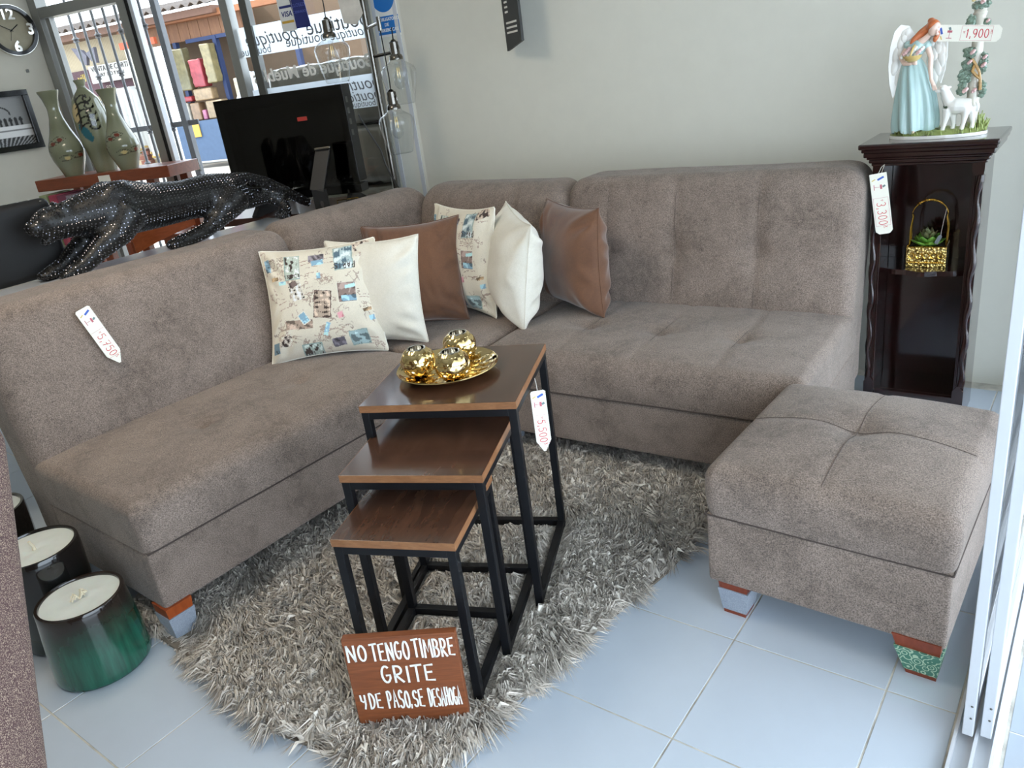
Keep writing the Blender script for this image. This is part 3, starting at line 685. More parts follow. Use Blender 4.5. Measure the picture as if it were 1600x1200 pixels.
# ------------------------------------------------------------------ shag rug
rug = thing('shag_rug', 'taupe long-pile shag rug lying under the nest of tables', 'rug', (-0.55, 0.3, 0))
RP = [(-1.24, -0.375), (-0.80, -0.385), (-0.45, -0.43), (-0.13, -0.385), (-0.035, -0.30), (-0.015, -0.10), (0.03, 0.2), (0.085, 0.5), (0.10, 0.8), (0.08, 1.12), (-1.24, 1.12)]
RPl = [(x+0.55, y-0.3) for x, y in RP]
M['rugback'] = plain('rug_backing', (120, 110, 98), 0.95)
ob('backing', MB().prism(RPl, 0.0005, 0.007), M['rugback'], rug)
def inside(px, py, poly):
    c = np.zeros(len(px), bool); n = len(poly)
    for i in range(n):
        x1, y1 = poly[i]; x2, y2 = poly[(i+1) % n]
        cond = ((y1 > py) != (y2 > py)) & (px < (x2-x1)*(py-y1)/(y2-y1+1e-12)+x1); c ^= cond
    return c
NEST = (((-0.502, 0.054), 23.8, 0.404, 0.398), ((-0.415, -0.116), 23.4, 0.347, 0.345), ((-0.336, -0.234), 22.4, 0.288, 0.295))
RAILS = []
for (x_, y_), a_, w_, d_ in NEST:
    c_, s_ = math.cos(math.radians(a_)), math.sin(math.radians(a_)); q_ = [(x_+u*c_-v*s_+0.55, y_+u*s_+v*c_-0.3) for u, v in ((0.012, 0.012), (w_-0.012, 0.012), (w_-0.012, d_-0.012), (0.012, d_-0.012))]
    RAILS += [(q_[1], q_[2]), (q_[2], q_[3]), (q_[3], q_[0])]
def rail_press(P):
    d = np.full(len(P), 9.0)
    for (ax, ay), (bx, by) in RAILS:
        L2 = (bx-ax)**2+(by-ay)**2; t = np.clip(((P[:, 0]-ax)*(bx-ax)+(P[:, 1]-ay)*(by-ay))/L2, 0, 1)
        d = np.minimum(d, np.hypot(P[:, 0]-ax-t*(bx-ax), P[:, 1]-ay-t*(by-ay)))
    return 0.38+0.62*np.clip((d-0.014)/0.03, 0, 1)
def make_pile():
    r = RNG; n = 30000
    px = r.uniform(-0.72, 0.70, n); py = r.uniform(-0.75, 0.85, n); k = inside(px, py, RPl)
    k &= ~(np.hypot(px+0.99-0.55, py+0.325+0.3) < 0.045)      # the sofa leg stands here
    px, py = px[k], py[k]
    S = 9; nt = len(px); ta = r.uniform(0, 2*PI, nt); P0 = np.stack([px, py, 0*px], 1)
    ta = snoise(P0, 9, 21, 2)*3.4+r.normal(0, 0.75, nt); tl = r.uniform(0.040, 0.085, nt); th = r.uniform(0.016, 0.046, nt)
    px = np.repeat(px, S); py = np.repeat(py, S); m = len(px); P2 = np.stack([px, py, 0*px], 1)
    a = np.repeat(ta, S)+r.normal(0, 0.20, m)
    ln = np.repeat(tl, S)*r.uniform(0.75, 1.1, m)
    # thick twisted yarns here and there
    yarn = r.random(m) < 0.02; wd = np.where(yarn, 0.0042, r.uniform(0.0011, 0.0022, m))
    d = np.stack([np.cos(a), np.sin(a)], 1); q = np.stack([-np.sin(a), np.cos(a)], 1)
    x0 = px+r.normal(0, 0.0035, m); y0 = py+r.normal(0, 0.0035, m)
    h1 = np.repeat(th, S)*r.uniform(0.8, 1.15, m); h2 = np.repeat(r.uniform(0.004, 0.036, nt), S)*r.uniform(0.7, 1.2, m)
    ed = np.zeros(m)
    V = np.zeros((m, 5, 3)); bend = r.normal(0, 0.006, m)
    c1 = np.stack([x0+d[:, 0]*ln*0.42, y0+d[:, 1]*ln*0.42, h1], 1); c2 = np.stack([x0+d[:, 0]*ln+q[:, 0]*bend, y0+d[:, 1]*ln+q[:, 1]*bend, h2], 1)
    press = np.where((np.hypot(x0+0.93-0.55, y0+0.38+0.3) < 0.12), 0.22, 1.0); c1[:, 2] *= press*rail_press(c1); c2[:, 2] *= press*rail_press(c2)     # pile flattened round the leg
    tw = r.uniform(-0.9, 0.9, m)
    side = np.stack([q[:, 0]*np.cos(tw), q[:, 1]*np.cos(tw), np.sin(tw)], 1)*wd[:, None]
    base = np.stack([x0, y0, np.full(m, 0.004)], 1)
    V[:, 0] = base-side; V[:, 1] = base+side; V[:, 2] = c1+side; V[:, 3] = c1-side; V[:, 4] = c2
    me = bpy.data.meshes.new('pile'); me.vertices.add(m*5); me.vertices.foreach_set('co', V.ravel())
    b = (np.arange(m)*5)[:, None]; loops = np.concatenate([b+np.array([0, 1, 2, 3]), b+np.array([3, 2, 4])], 1).ravel()
    me.loops.add(m*7); me.loops.foreach_set('vertex_index', loops.astype(np.int32))
    me.polygons.add(m*2); st = np.stack([np.arange(m)*7, np.arange(m)*7+4], 1).ravel(); me.polygons.foreach_set('loop_start', st.astype(np.int32))
    me.update(calc_edges=True); me.validate()
    at = me.color_attributes.new('print', 'FLOAT_COLOR', 'POINT')
    t = np.clip(np.repeat(r.random(nt), S)*0.75+r.random(m)*0.4-0.1, 0, 1); big = np.clip(0.5+0.5*snoise(P2, 4, 5, 2), 0, 1)
    c = np.outer(1-t, [0.27, 0.235, 0.20])+np.outer(t, [0.80, 0.73, 0.65]); c *= (0.8+0.35*big)[:, None]
    c[yarn] = np.array([0.80, 0.75, 0.67])
    full = np.ones((m, 5, 4)); full[:, :, :3] = c[:, None, :]; at.data.foreach_set('color', full.ravel())
    t_ = NT('shag_yarn'); va = t_.node('ShaderNodeVertexColor'); va.layer_name = 'print'; t_.col(va.outputs[0]); t_.set(Roughness=0.6, Sheen_Weight=0.2)
    me.materials.append(t_.m); o = bpy.data.objects.new('pile', me); link(o, rug); o['kind'] = 'stuff'
make_pile()

# ------------------------------------------------------------------ nest of three tables
def nest(label, loc, rz, w, d, z):
    t = thing('nesting_table', label, 'table', (loc[0], loc[1], 0), rz, 'nest of walnut tables'); th = 0.018; zb = 0.020; s = 0.020; e = 0.002
    o = ob('tabletop', MB().box((w/2, d/2, z-th/2+0.0003), (w-0.0016, d-0.0016, th), 0.0006), M['walnut'], t)
    o.location = (0, 0, 0)
    eb = MB()
    for c, sz in (((w/2, 0.0004, z-th/2), (w, 0.0012, th)), ((w/2, d-0.0004, z-th/2), (w, 0.0012, th)), ((0.0004, d/2, z-th/2), (0.0012, d, th)), ((w-0.0004, d/2, z-th/2), (0.0012, d, th))): eb.box(c, sz)
    ob('edge_band', eb, M['edge'], o)
    H = z-th
    for x in (e+s/2, w-e-s/2):
        for y in (e+s/2, d-e-s/2): ob('leg', MB().box((x, y, (0.012+H)/2), (s, s, H-0.012), 0.001), M['blackmetal'], t)
    for y in (e+s/2, d-e-s/2): ob('top_rail', MB().box((w/2, y, H-s/2), (w-2*e-2*s, s, s), 0.001), M['blackmetal'], t)
    for x in (e+s/2, w-e-s/2):
        ob('top_rail', MB().box((x, d/2, H-s/2), (s, d-2*e-2*s, s), 0.001), M['blackmetal'], t)
        ob('floor_rail', MB().box((x, d/2, zb+s/2), (s, d-2*e-2*s, s), 0.001), M['blackmetal'], t)
    ob('floor_rail', MB().box((w/2, d-e-s/2, zb+s/2), (w-2*e-2*s, s, s), 0.001), M['blackmetal'], t)
    return t
A_ = math.radians(23.8)
nest('tallest walnut nesting table, with the gold tray on top', (-0.502, 0.054), A_, 0.404, 0.398, 0.61)
nest('middle walnut nesting table of the three, pulled out below the tallest', (-0.415, -0.116), math.radians(23.4), 0.347, 0.345, 0.521)
nest('smallest walnut nesting table, standing behind the lettered board', (-0.336, -0.234), math.radians(22.4), 0.288, 0.295, 0.441)

# ------------------------------------------------------------------ gold tray and candle holders
def tray():
    t = thing('gold_tray', 'round polished gold tray with embossed leaves on the tallest table', 'tray', (-0.426, 0.314, 0.6105))
    seg = 120; prof = [(0.0, 0.004), (0.03, 0.004), (0.05, 0.004), (0.062, 0.0045), (0.075, 0.005), (0.088, 0.006), (0.10, 0.009), (0.112, 0.013), (0.124, 0.018), (0.132, 0.0225), (0.135, 0.0235), (0.1365, 0.0215), (0.130, 0.0165), (0.105, 0.005), (0.085, 0.0), (0.0, 0.0)]
    P2 = []
    for (r0, z0), (r1, z1) in zip(prof[:-1], prof[1:]):
        k = 3 if r0 < 0.125 and z1 >= z0 else 1
        for i in range(k): P2.append((r0+(r1-r0)*i/k, z0+(z1-z0)*i/k))
    P2.append(prof[-1])
    mb = MB().lathe([(max(r, 0.0005), z) for r, z in P2], seg, capb=False, capt=False)
    v = []
    for i, p in enumerate(mb.v):
        r = math.hypot(p[0], p[1]); a = math.atan2(p[1], p[0]); z = p[2]
        if i < seg*30 and 0.012 < r < 0.118:
            row = r/0.03; ph = (a*9/PI+(int(row) % 2)*0.5) % 1.0-0.5; fr = row-int(row)
            z += 0.0032*max(0, 1-abs(ph)*2.2*(1+fr))*(0.4+0.6*fr)
        v.append((p[0], p[1], z))
    mb.v = v; ob('dish', mb, M['gold'], t, True, ang=25); return t
tray()
def holder(label, x, y):
    t = thing('candle_holder', label, 'candle holder', (x, y, 0.6155), random.uniform(0, 1), 'gold lotus candle holders')
    seg, R = 112, 0.044; prof = []
    for i in range(57):
        th = PI*(0.93-(0.93-0.17)*i/56); prof.append((R*math.sin(th)*1.03, R*0.98*(math.cos(th)+math.cos(PI*0.07))))
    def fn(i, a, r, z):
        v = i/56*4.6; row = int(v); y = v-row; ph = (a*8/(2*PI)+0.5*(row % 2)) % 1.0-0.5
        w = 0.5*(1-y**2.0)+0.02; q = abs(ph)/w
        h = (1-q*q)*(0.35+0.65*y) if q < 1 else -0.1
        vein = -0.25*math.exp(-(ph/0.03)**2)*(1 if q < 1 else 0)
        return r+0.0034*h+0.002*vein
    mb = MB().lathe(prof, seg, fn=fn, capb=True, capt=False)
    top = prof[-1]
    mb2 = MB().lathe([(top[0]+0.003, top[1]-0.001), (top[0]+0.001, top[1]+0.0015), (top[0]-0.002, top[1]), (top[0]-0.001, top[1]-0.012), (0.018, top[1]-0.03), (0.001, top[1]-0.034)], 40, capb=False)
    ob('lotus_shell', mb, M['gold'], t, True, ang=22); ob('cup', mb2, M['silver'], t, True); return t
M['silver'] = plain('mercury_glass', (226, 222, 214), 0.12, 1.0)
holder('gold lotus candle holder on the tray, the left one of the front two', -0.474, 0.257)
holder('gold lotus candle holder on the tray, the right one of the front two', -0.365, 0.268)
holder('gold lotus candle holder at the back of the tray', -0.444, 0.392)

# ------------------------------------------------------------------ lettered board
def board():
    t = thing('wooden_sign', 'stained wooden board with white hand lettering leaning on the smallest table', 'sign', (-0.262, -0.326, 0.030), math.radians(33.3))
    W_, H_, D_ = 0.249, 0.226, 0.020; R = Matrix.Rotation(math.radians(-3), 4, 'X')
    b = MB().box((W_/2, D_/2, H_/2), (W_, D_, H_), 0.0015).xf(R); ob('board', b, M['signwood'], t)
    mb = MB(); zz = (0.0006, 0.0014)
    strokes(mb, 'NO', 0.007, 0.170, 0.0185, 0.040, 0.0046, 0.32, *zz, jit=0.03)
    strokes(mb, 'TENGO', 0.060, 0.168, 0.0138, 0.045, 0.0044, 0.28, *zz, jit=0.04)
    strokes(mb, 'TIMBRE', 0.153, 0.170, 0.0128, 0.045, 0.0044, 0.28, *zz, jit=0.04)
    strokes(mb, 'GRITE', 0.072, 0.109, 0.022, 0.042, 0.0048, 0.26, *zz, jit=0.05)
    strokes(mb, 'Y', 0.014, 0.042, 0.012, 0.036, 0.0040, 0.25, *zz); strokes(mb, 'DE', 0.033, 0.042, 0.0125, 0.040, 0.0040, 0.28, *zz, jit=0.04)
    strokes(mb, 'PASO', 0.074, 0.040, 0.0105, 0.045, 0.0040, 0.25, *zz, jit=0.05); strokes(mb, ',', 0.124, 0.042, 0.012, 0.036, 0.003, 0.2, *zz)
    strokes(mb, 'SE', 0.132, 0.040, 0.0105, 0.045, 0.0040, 0.25, *zz, jit=0.05); strokes(mb, 'DESAHOGA', 0.167, 0.038, 0.0072, 0.047, 0.0034, 0.28, *zz, jit=0.05)
    mb.v = [(x, -z, y) for x, y, z in mb.v]; mb.xf(R); ob('lettering', mb, M['white_paint'], t)
board()

# ------------------------------------------------------------------ candles in glazed pots
def glaze(name, top, low, zlo, zhi):
    t = NT(name); tc = t.node('ShaderNodeTexCoord'); sp = t.node('ShaderNodeSeparateXYZ'); t.l.new(tc.outputs['Object'], sp.inputs[0])
    n = t.noise(tc.outputs['Object'], 14, 4, 0.6); ad = t.node('ShaderNodeMath', operation='MULTIPLY_ADD'); ad.inputs[1].default_value = 0.09; t.l.new(n, ad.inputs[0]); t.l.new(sp.outputs[2], ad.inputs[2])
    mr = t.node('ShaderNodeMapRange'); mr.inputs[1].default_value = zlo+0.045; mr.inputs[2].default_value = zhi+0.045; t.l.new(ad.outputs[0], mr.inputs[0])
    st = t.noise(t.coord((60, 60, 6)), 1.0, 3, 0.6)
    lowc = t.ramp(st, [(0.3, srgb(tuple(c*0.72 for c in low))), (0.7, srgb(low))])
    t.col(t.mix(mr.outputs[0], lowc, srgb(top))); t.set(Roughness=0.12, Coat_Weight=0.5, Coat_Roughness=0.04); return t.m
M['pot_green'] = glaze('green_brown_glaze', (38, 30, 26), (34, 98, 78), 0.09, 0.19)
M['pot_dark'] = glaze('dark_teal_glaze', (26, 23, 22), (26, 48, 46), 0.06, 0.24)
def candle(label, x, y, h, rt, rb, mat, wk):
    t = thing('candle_pot', label, 'candle', (x, y, 0), random.uniform(0, 6), 'candles in glazed pots'); w = 0.009
    pr = [(rb*0.9, 0.0), (rb*0.985, 0.003), (rb, 0.010), (rb*0.998, h*0.12), (rb*0.98, h*0.35), (rb*0.5+rt*0.5, h*0.62), (rt*1.01, h*0.9), (rt, h-0.003), (rt-0.0015, h), (rt-w, h), (rt-w-0.0015, h-0.003), (rt-w-0.001, h-0.05)]
    ob('pot', MB().lathe(pr, 64, capt=False), mat, t, True, ang=60)
    zr = h-0.006; seg = 48; V = []; rr = np.linspace(0.001, rt-w-0.0012, 10)
    for r in rr:
        for k in range(seg):
            a = 2*PI*k/seg; V.append((r*math.cos(a), r*math.sin(a), zr+0.0016*math.sin(3*a+r*60)*math.sin(r*40)-0.004*math.exp(-(r/0.02)**2)))
    ob('wax', MB().grid(V, 10, seg, True), M['wax'], t, True, ang=180)
    wkm = MB()
    if wk == 'frayed':
        for i in range(16):
            a = random.uniform(-0.6, 0.6)+(PI if i % 2 else 0); L = random.uniform(0.012, 0.026)
            wkm.tube([(0, 0, zr-0.004), (L*0.5*math.cos(a), L*0.5*math.sin(a), zr+random.uniform(0.008, 0.02)), (L*math.cos(a), L*math.sin(a), zr+random.uniform(0.0, 0.012))], 0.002, 5)
    else: wkm.tube([(0, 0, zr-0.004), (0.001, 0, zr+0.008), (-0.002, 0.001, zr+0.016), (-0.004, 0.003, zr+0.026)], [0.0055, 0.004, 0.0036, 0.004], 7)
    ob('wick', wkm, M['wick'], t, True); return t
candle('green glazed pot candle nearest the front with a frayed wick', -1.09, -0.505, 0.215, 0.108, 0.121, M['pot_green'], 'frayed')
candle('dark glazed pot candle behind the green pot, with an upright wick', -1.325, -0.495, 0.29, 0.112, 0.108, M['pot_dark'], 'straight')
candle('dark glazed pot candle farthest back at the left picture edge', -1.725, -0.475, 0.29, 0.112, 0.108, M['pot_dark'], 'straight')
# ------------------------------------------------------------------ dark pedestal cabinet
CB = thing('pedestal_cabinet', 'tall dark mahogany display cabinet with open shelves between sofa and door', 'cabinet', (0.449, 1.715, 0))
def sl(name, x0, x1, y0, y1, z0, z1, b=0.0015, m='cab', par=None): return ob(name, MB().box(((x0+x1)/2, (y0+y1)/2, (z0+z1)/2), (x1-x0, y1-y0, z1-z0), b), M[m], par or CB)
HW = 0.159
sl('top', -0.198, 0.198, -0.055, 0.225, 0.945, 0.962, 0.005)
cm = MB()
for o_, z0, z1 in ((0.034, 0.932, 0.945), (0.028, 0.916, 0.932), (0.020, 0.908, 0.917), (0.014, 0.896, 0.908), (0.007, 0.886, 0.896)):
    cm.box((0, 0.10+0.002, (z0+z1)/2), (2*(HW+o_), 0.205+2*o_, z1-z0), 0.004)
ob('cornice', cm, M['cab'], CB)
sl('side_panel', -HW, -HW+0.018, 0.016, 0.205, 0.0, 0.888); sl('side_panel', HW-0.018, HW, 0.016, 0.205, 0.0, 0.888)
sl('back_panel', -HW+0.018, HW-0.018, 0.193, 0.204, 0.02, 0.888); sl('bottom_panel', -HW+0.018, HW-0.018, 0.02, 0.193, 0.075, 0.093)
sl('bottom_rail', -HW+0.03, HW-0.03, 0.002, 0.02, 0.02, 0.092)
shp = [(-0.14, 0.19), (0.14, 0.19)]+[(0.14-0.28*i/24, 0.028-0.016*math.cos((i/24-0.5)*2*PI)-0.012*math.cos((i/24-0.5)*PI*6)*0.4) for i in range(25)]
ob('shelf', MB().prism(shp[::-1], 0.515, 0.532), M['cab'], CB)
for s in (-1, 1):
    x = s*(HW-0.016)
    po = sl('front_post', x-0.016, x+0.016, 0.0, 0.018, 0.0, 0.888)
    # pointed blocks top and bottom, and the glossy rippled moulding between
    ob('post_block', MB().prism([(x-0.017, 0.0), (x+0.017, 0.0), (x+0.017, 0.12), (x, 0.145), (x-0.017, 0.12)], -0.008, 0.001, Matrix.Rotation(PI/2, 4, 'X')).xf(Matrix.Translation((0, -0.006, 0))), M['cab'], po)
    ob('post_block', MB().prism([(x-0.017, 0.888), (x-0.017, 0.862), (x-0.008, 0.848), (x+0.008, 0.848), (x+0.017, 0.862), (x+0.017, 0.888)], -0.008, 0.001, Matrix.Rotation(PI/2, 4, 'X')).xf(Matrix.Translation((0, -0.006, 0))), M['cab'], po)
    pts = [(x+s*0.006+0.0035*math.sin(z*46), -0.003, z) for z in np.linspace(0.14, 0.85, 90)]
    ob('rippled_moulding', MB().tube(pts, [0.0085+0.0022*math.sin(p[2]*46+1.2) for p in pts], 10), M['cab'], po, True)
    pts = [(x-s*0.009, -0.001, z) for z in np.linspace(0.14, 0.85, 4)]
    ob('bead', MB().tube(pts, 0.003, 6), M['cab'], po, True)
# ------------------------------------------------------------------ gilt basket with succulent
bk = thing('gold_basket', 'small gold filigree basket with arched handle on the cabinet shelf', 'basket', (0.449, 1.825, 0.5325), math.radians(4))
def filigree():
    t = NT('gold_filigree'); v = t.coord(); vo = t.node('ShaderNodeTexVoronoi'); vo.inputs['Scale'].default_value = 130; t.l.new(v, vo.inputs['Vector'])
    t.col(t.ramp(vo.outputs['Distance'], [(0.15, srgb((250, 228, 160))), (0.6, srgb((226, 192, 110))), (0.85, srgb((120, 90, 40)))]))
    t.set(Metallic=1.0, Roughness=0.22); t.bump(vo.outputs['Distance'], 0.6, 0.003); return t.m
M['filigree'] = filigree()
bw, bd, bh = 0.118, 0.085, 0.07
mb = MB()
for (cx, cy, sx, sy) in ((0, -bd/2, bw, 0.004), (0, bd/2, bw, 0.004), (-bw/2, 0, 0.004, bd), (bw/2, 0, 0.004, bd)): mb.box((cx, cy, bh/2), (sx, sy, bh), 0.001)
mb.box((0, 0, 0.002), (bw, bd, 0.004)); ob('filigree_box', mb, M['filigree'], bk)
for i in range(5):
    x = -0.044+0.022*i; ob('medallion', MB().tube([(x+0.009*math.cos(a), -bd/2-0.003, 0.040+0.009*math.sin(a)) for a in np.linspace(0, 2*PI, 14)[:-1]], 0.0016, 5, True), M['brass'], bk, True)
mb = MB()
for i in range(19): mb.ell((-0.054+0.006*i, -bd/2-0.003, 0.016), (0.003, 0.0025, 0.0035), 8, 5)
o = ob('bead_row', mb, M['brass'], bk, True); o['kind'] = 'stuff'
ob('rim', MB().tube([(-bw/2, -bd/2-0.001, bh), (bw/2, -bd/2-0.001, bh), (bw/2, bd/2, bh), (-bw/2, bd/2, bh)], 0.003, 6, True), M['brass'], bk, True)
def arch(y, k=1.0): return [(-0.055-0.003*0, y, 0.07), (-0.055, y*0.8, 0.13), (-0.050, y*0.5, 0.165)]+[(0.055*math.cos(a)*k, y*0.3*math.sin(a)*0, 0.165+0.055*math.sin(a)) for a in np.linspace(PI*0.93, PI*0.07, 14)]+[(0.052, y*0.5, 0.165), (0.057, y*0.8, 0.13), (0.055, y, 0.07)]
for y in (-0.02, 0.02): ob('handle', MB().tube(arch(y), 0.0022, 6), M['brass'], bk, True)
ca = np.linspace(PI*0.75, PI*0.28, 180)
ob('handle_coil', MB().tube([(0.055*math.cos(a)+0.005*math.cos(i*0.52)*math.cos(a), 0.005*math.sin(i*0.52), 0.165+0.055*math.sin(a)+0.005*math.cos(i*0.52)*math.sin(a)) for i, a in enumerate(ca)], 0.0013, 4), M['brass'], bk, True)
su = thing('succulent', 'green rosette succulent growing in the gold basket', 'plant', (0.449, 1.822, 0.5325+0.058), 0.3)
def leafmat(n, a, b):
    t = NT(n); t.col(t.ramp(t.noise(t.coord(), 40, 3), [(0.3, srgb(a)), (0.7, srgb(b))])); t.set(Roughness=0.4, Subsurface_Weight=0.05); return t.m
M['leaf'] = leafmat('succulent_green', (88, 142, 48), (128, 176, 74)); M['leaf_in'] = leafmat('succulent_olive', (96, 112, 66), (128, 122, 88))
M['soil'] = plain('dark_moss', (48, 42, 26), 0.95, var=0.3, bump=0.6)
ob('soil', MB().prism([(-0.052, -0.036), (0.052, -0.036), (0.052, 0.036), (-0.052, 0.036)], -0.005, 0.012, Matrix.Rotation(-0.3+0.07, 4, 'Z')), M['soil'], su)
def leafmb(L, w, lift, az, z0, r0):
    mb = MB(); V = []; n = 8
    for i in range(n):
        t = i/(n-1); r = r0+L*t*math.cos(lift*(0.4+0.6*t)); z = z0+L*t*math.sin(lift*(0.6+0.5*t)); ww = max(w*math.sin(PI*min(0.98, 0.10+0.86*t**0.85))**0.8, 0.0004)
        for k in range(8):
            a = 2*PI*k/8; V.append((r-0.25*ww*math.sin(a)*math.sin(lift), ww*math.cos(a), z+0.30*ww*math.sin(a)+0.25*ww*math.cos(a)**2))
    mb.grid(V, n, 8, True); mb.f.append(tuple((n-1)*8+k for k in range(8))); return mb.xf(Matrix.Rotation(az, 4, 'Z'))
for ring, (n, L, w, lift, z0, r0, m) in enumerate(((8, 0.050, 0.0155, 0.38, 0.010, 0.008, 'leaf'), (7, 0.042, 0.015, 0.70, 0.016, 0.006, 'leaf'), (6, 0.032, 0.011, 0.8, 0.034, 0.004, 'leaf_in'), (5, 0.024, 0.008, 1.15, 0.044, 0.002, 'leaf_in'))):
    for i in range(n): ob('leaf', leafmb(L, w, lift, 2*PI*(i+0.5*(ring % 2))/n, z0, r0), M[m], su, True, ang=80)
pt = thing('hang_tag', 'tiny grey hang tag tied to the gold basket handle', 'tag', (0.490, 1.790, 0.64), 0)
M['greytag'] = plain('grey_tag', (120, 128, 132), 0.4)
ob('string', MB().tube([(0.007, 0.033, 0.083), (0.004, 0.015, 0.05), (0, 0, 0)], 0.0008, 4), M['string'], pt, True)
ob('plate', MB().prism([(-0.006, -0.002), (0, 0.004), (0.006, -0.002), (0.004, -0.03), (-0.008, -0.03)], -0.0006, 0.0006, Matrix.Rotation(PI/2, 4, 'X') @ Matrix.Rotation(-0.35, 4, 'Z')), M['greytag'], pt)

# ------------------------------------------------------------------ angel figurine
FG = thing('angel_figurine', 'porcelain angel figurine in a turquoise dress with lamb beside a rose-covered column', 'figurine', (0.457, 1.79, 0.9625), 0)
def glz(n, rgb, rough=0.18): return plain(n, rgb, rough, var=0.03, Coat_Weight=0.4)
M['pc_white'] = glz('white_porcelain', (238, 236, 230)); M['pc_aqua'] = glz('turquoise_porcelain', (172, 200, 198)); M['pc_skin'] = glz('skin_porcelain', (236, 206, 190)); M['pc_hair'] = glz('auburn_glaze', (196, 108, 62), 0.3)
M['pc_green'] = glz('leaf_glaze', (118, 138, 122), 0.4); M['pc_grass'] = plain('grass_glaze', (138, 150, 84), 0.5, var=0.25, bump=0.3); M['pc_rose'] = glz('rose_glaze', (222, 182, 180)); M['pc_vine'] = glz('vine_glaze', (176, 138, 84)); M['pc_stone'] = glz('stone_glaze', (206, 200, 186)); M['pc_straw'] = glz('straw_glaze', (206, 176, 110)); M['pc_yellow'] = glz('yellow_rose_glaze', (226, 206, 150))
EL = lambda rx, ry, n=48: [(rx*math.cos(2*PI*i/n), ry*math.sin(2*PI*i/n)) for i in range(n)]
ob('plinth', MB().prism(EL(0.140, 0.074), 0.0, 0.010), M['pc_white'], FG)
V = []; nr, ns = 14, 64
for i in range(nr):
    r = 1-i/(nr-1)
    for k in range(ns):
        a = 2*PI*k/ns; rr = max(r, 0.004); z = 0.010+0.013*(1-r**4)+0.003*math.sin(9*a+r*20)*r*math.sin(r*30)
        V.append((0.138*rr*math.cos(a), 0.072*rr*math.sin(a), z))
ob('grass_mound', MB().grid(V, nr, ns, True), M['pc_grass'], FG, True, ang=180)
mb = MB()
for i in range(150):
    a = random.uniform(0, 2*PI); r = random.uniform(0.6, 0.97)**0.5; x, y = 0.138*r*math.cos(a), 0.072*r*math.sin(a)
    mb.tube([(x, y, 0.010), (x+random.uniform(-.004, .004), y+random.uniform(-.004, .004), 0.022+0.004*random.random())], [0.0022, 0.0006], 4)
for i in range(70):
    x = random.uniform(0.075, 0.135); y = random.uniform(-0.01, 0.045); hgt = 0.025+0.05*max(0, 1-abs(x-0.11)/0.04)*random.random()
    mb.tube([(x, y, 0.012), (x+random.uniform(-.012, .012), y, hgt)], [0.004, 0.0012], 4)
o = ob('grass_blades', mb, M['pc_grass'], FG, True); o['kind'] = 'stuff'
# dress with folds
V = []; n1, n2 = 26, 72
for i in range(n1):
    t = i/(n1-1); z = 0.020+0.220*t; cx = -0.064-0.020*t**0.8+0.006*math.sin(t*PI); rx = 0.058*(1-t)**0.75+0.024*t**0.6+0.004*math.sin(t*PI); ry = 0.046*(1-t)**0.8+0.019*t**0.6
    for k in range(n2):
        a = 2*PI*k/n2; f = 1+0.13*(1-t)**0.6*math.sin(8*a+2.6*t+0.9*math.sin(3*a))+0.06*(1-t)**0.7*math.sin(15*a+3*t)
        hem = 0.006*math.sin(5*a+1) if i == 0 else 0
        V.append((cx+rx*f*math.cos(a), ry*f*math.sin(a)-0.006, z+hem))
ob('dress', MB().grid(V, n1, n2, True), M['pc_aqua'], FG, True, ang=180)
mb = MB().tube([(-0.083, -0.005, 0.232), (-0.082, -0.006, 0.250), (-0.072, -0.008, 0.272), (-0.062, -0.010, 0.288)], [0.022, 0.025, 0.027, 0.016], 14)
mb.ell((-0.097, -0.008, 0.277), (0.014, 0.014, 0.016)).ell((-0.044, -0.010, 0.272), (0.014, 0.014, 0.016))
remesh('bodice', mb, 0.003, M['pc_aqua'], FG, 4)
mb = MB().tube([(-0.062, -0.012, 0.283), (-0.046, -0.016, 0.296), (-0.034, -0.020, 0.308)], [0.014, 0.009, 0.008], 10)      # neck
mb.ell((-0.024, -0.024, 0.318), (0.0155, 0.0165, 0.021), m=Matrix.Rotation(0.5, 3, 'Y')).ell((-0.014, -0.036, 0.313), (0.0035, 0.005, 0.004)).ell((-0.014, -0.032, 0.303), (0.006, 0.006, 0.005))   # head, nose, chin
mb.tube([(-0.042, -0.012, 0.270), (-0.030, -0.018, 0.240), (-0.028, -0.024, 0.205), (-0.022, -0.030, 0.172), (-0.014, -0.034, 0.156)], [0.010, 0.0085, 0.0075, 0.006, 0.0065], 10)   # arm reaching down
for d in (-0.004, 0.0, 0.004): mb.tube([(-0.014+d, -0.034, 0.157), (-0.010+d*1.3, -0.038, 0.147), (-0.006+d*1.4, -0.039, 0.140)], [0.003, 0.0025, 0.002], 6)
mb.tube([(-0.101, -0.010, 0.270), (-0.112, -0.020, 0.243), (-0.100, -0.036, 0.228), (-0.078, -0.046, 0.226)], [0.010, 0.009, 0.0075, 0.006], 10)
for d in (0, 0.005, 0.010): mb.tube([(-0.080, -0.046, 0.228), (-0.068+d*0.3, -0.049-d*0.2, 0.222+d), (-0.060, -0.048, 0.224+d)], [0.003, 0.0028, 0.002], 6)
ob('foot', MB().ell((-0.060, -0.052, 0.022), (0.006, 0.010, 0.006), 12, 8), M['pc_skin'], FG, True)
remesh('body', mb, 0.0022, M['pc_skin'], FG, 4)
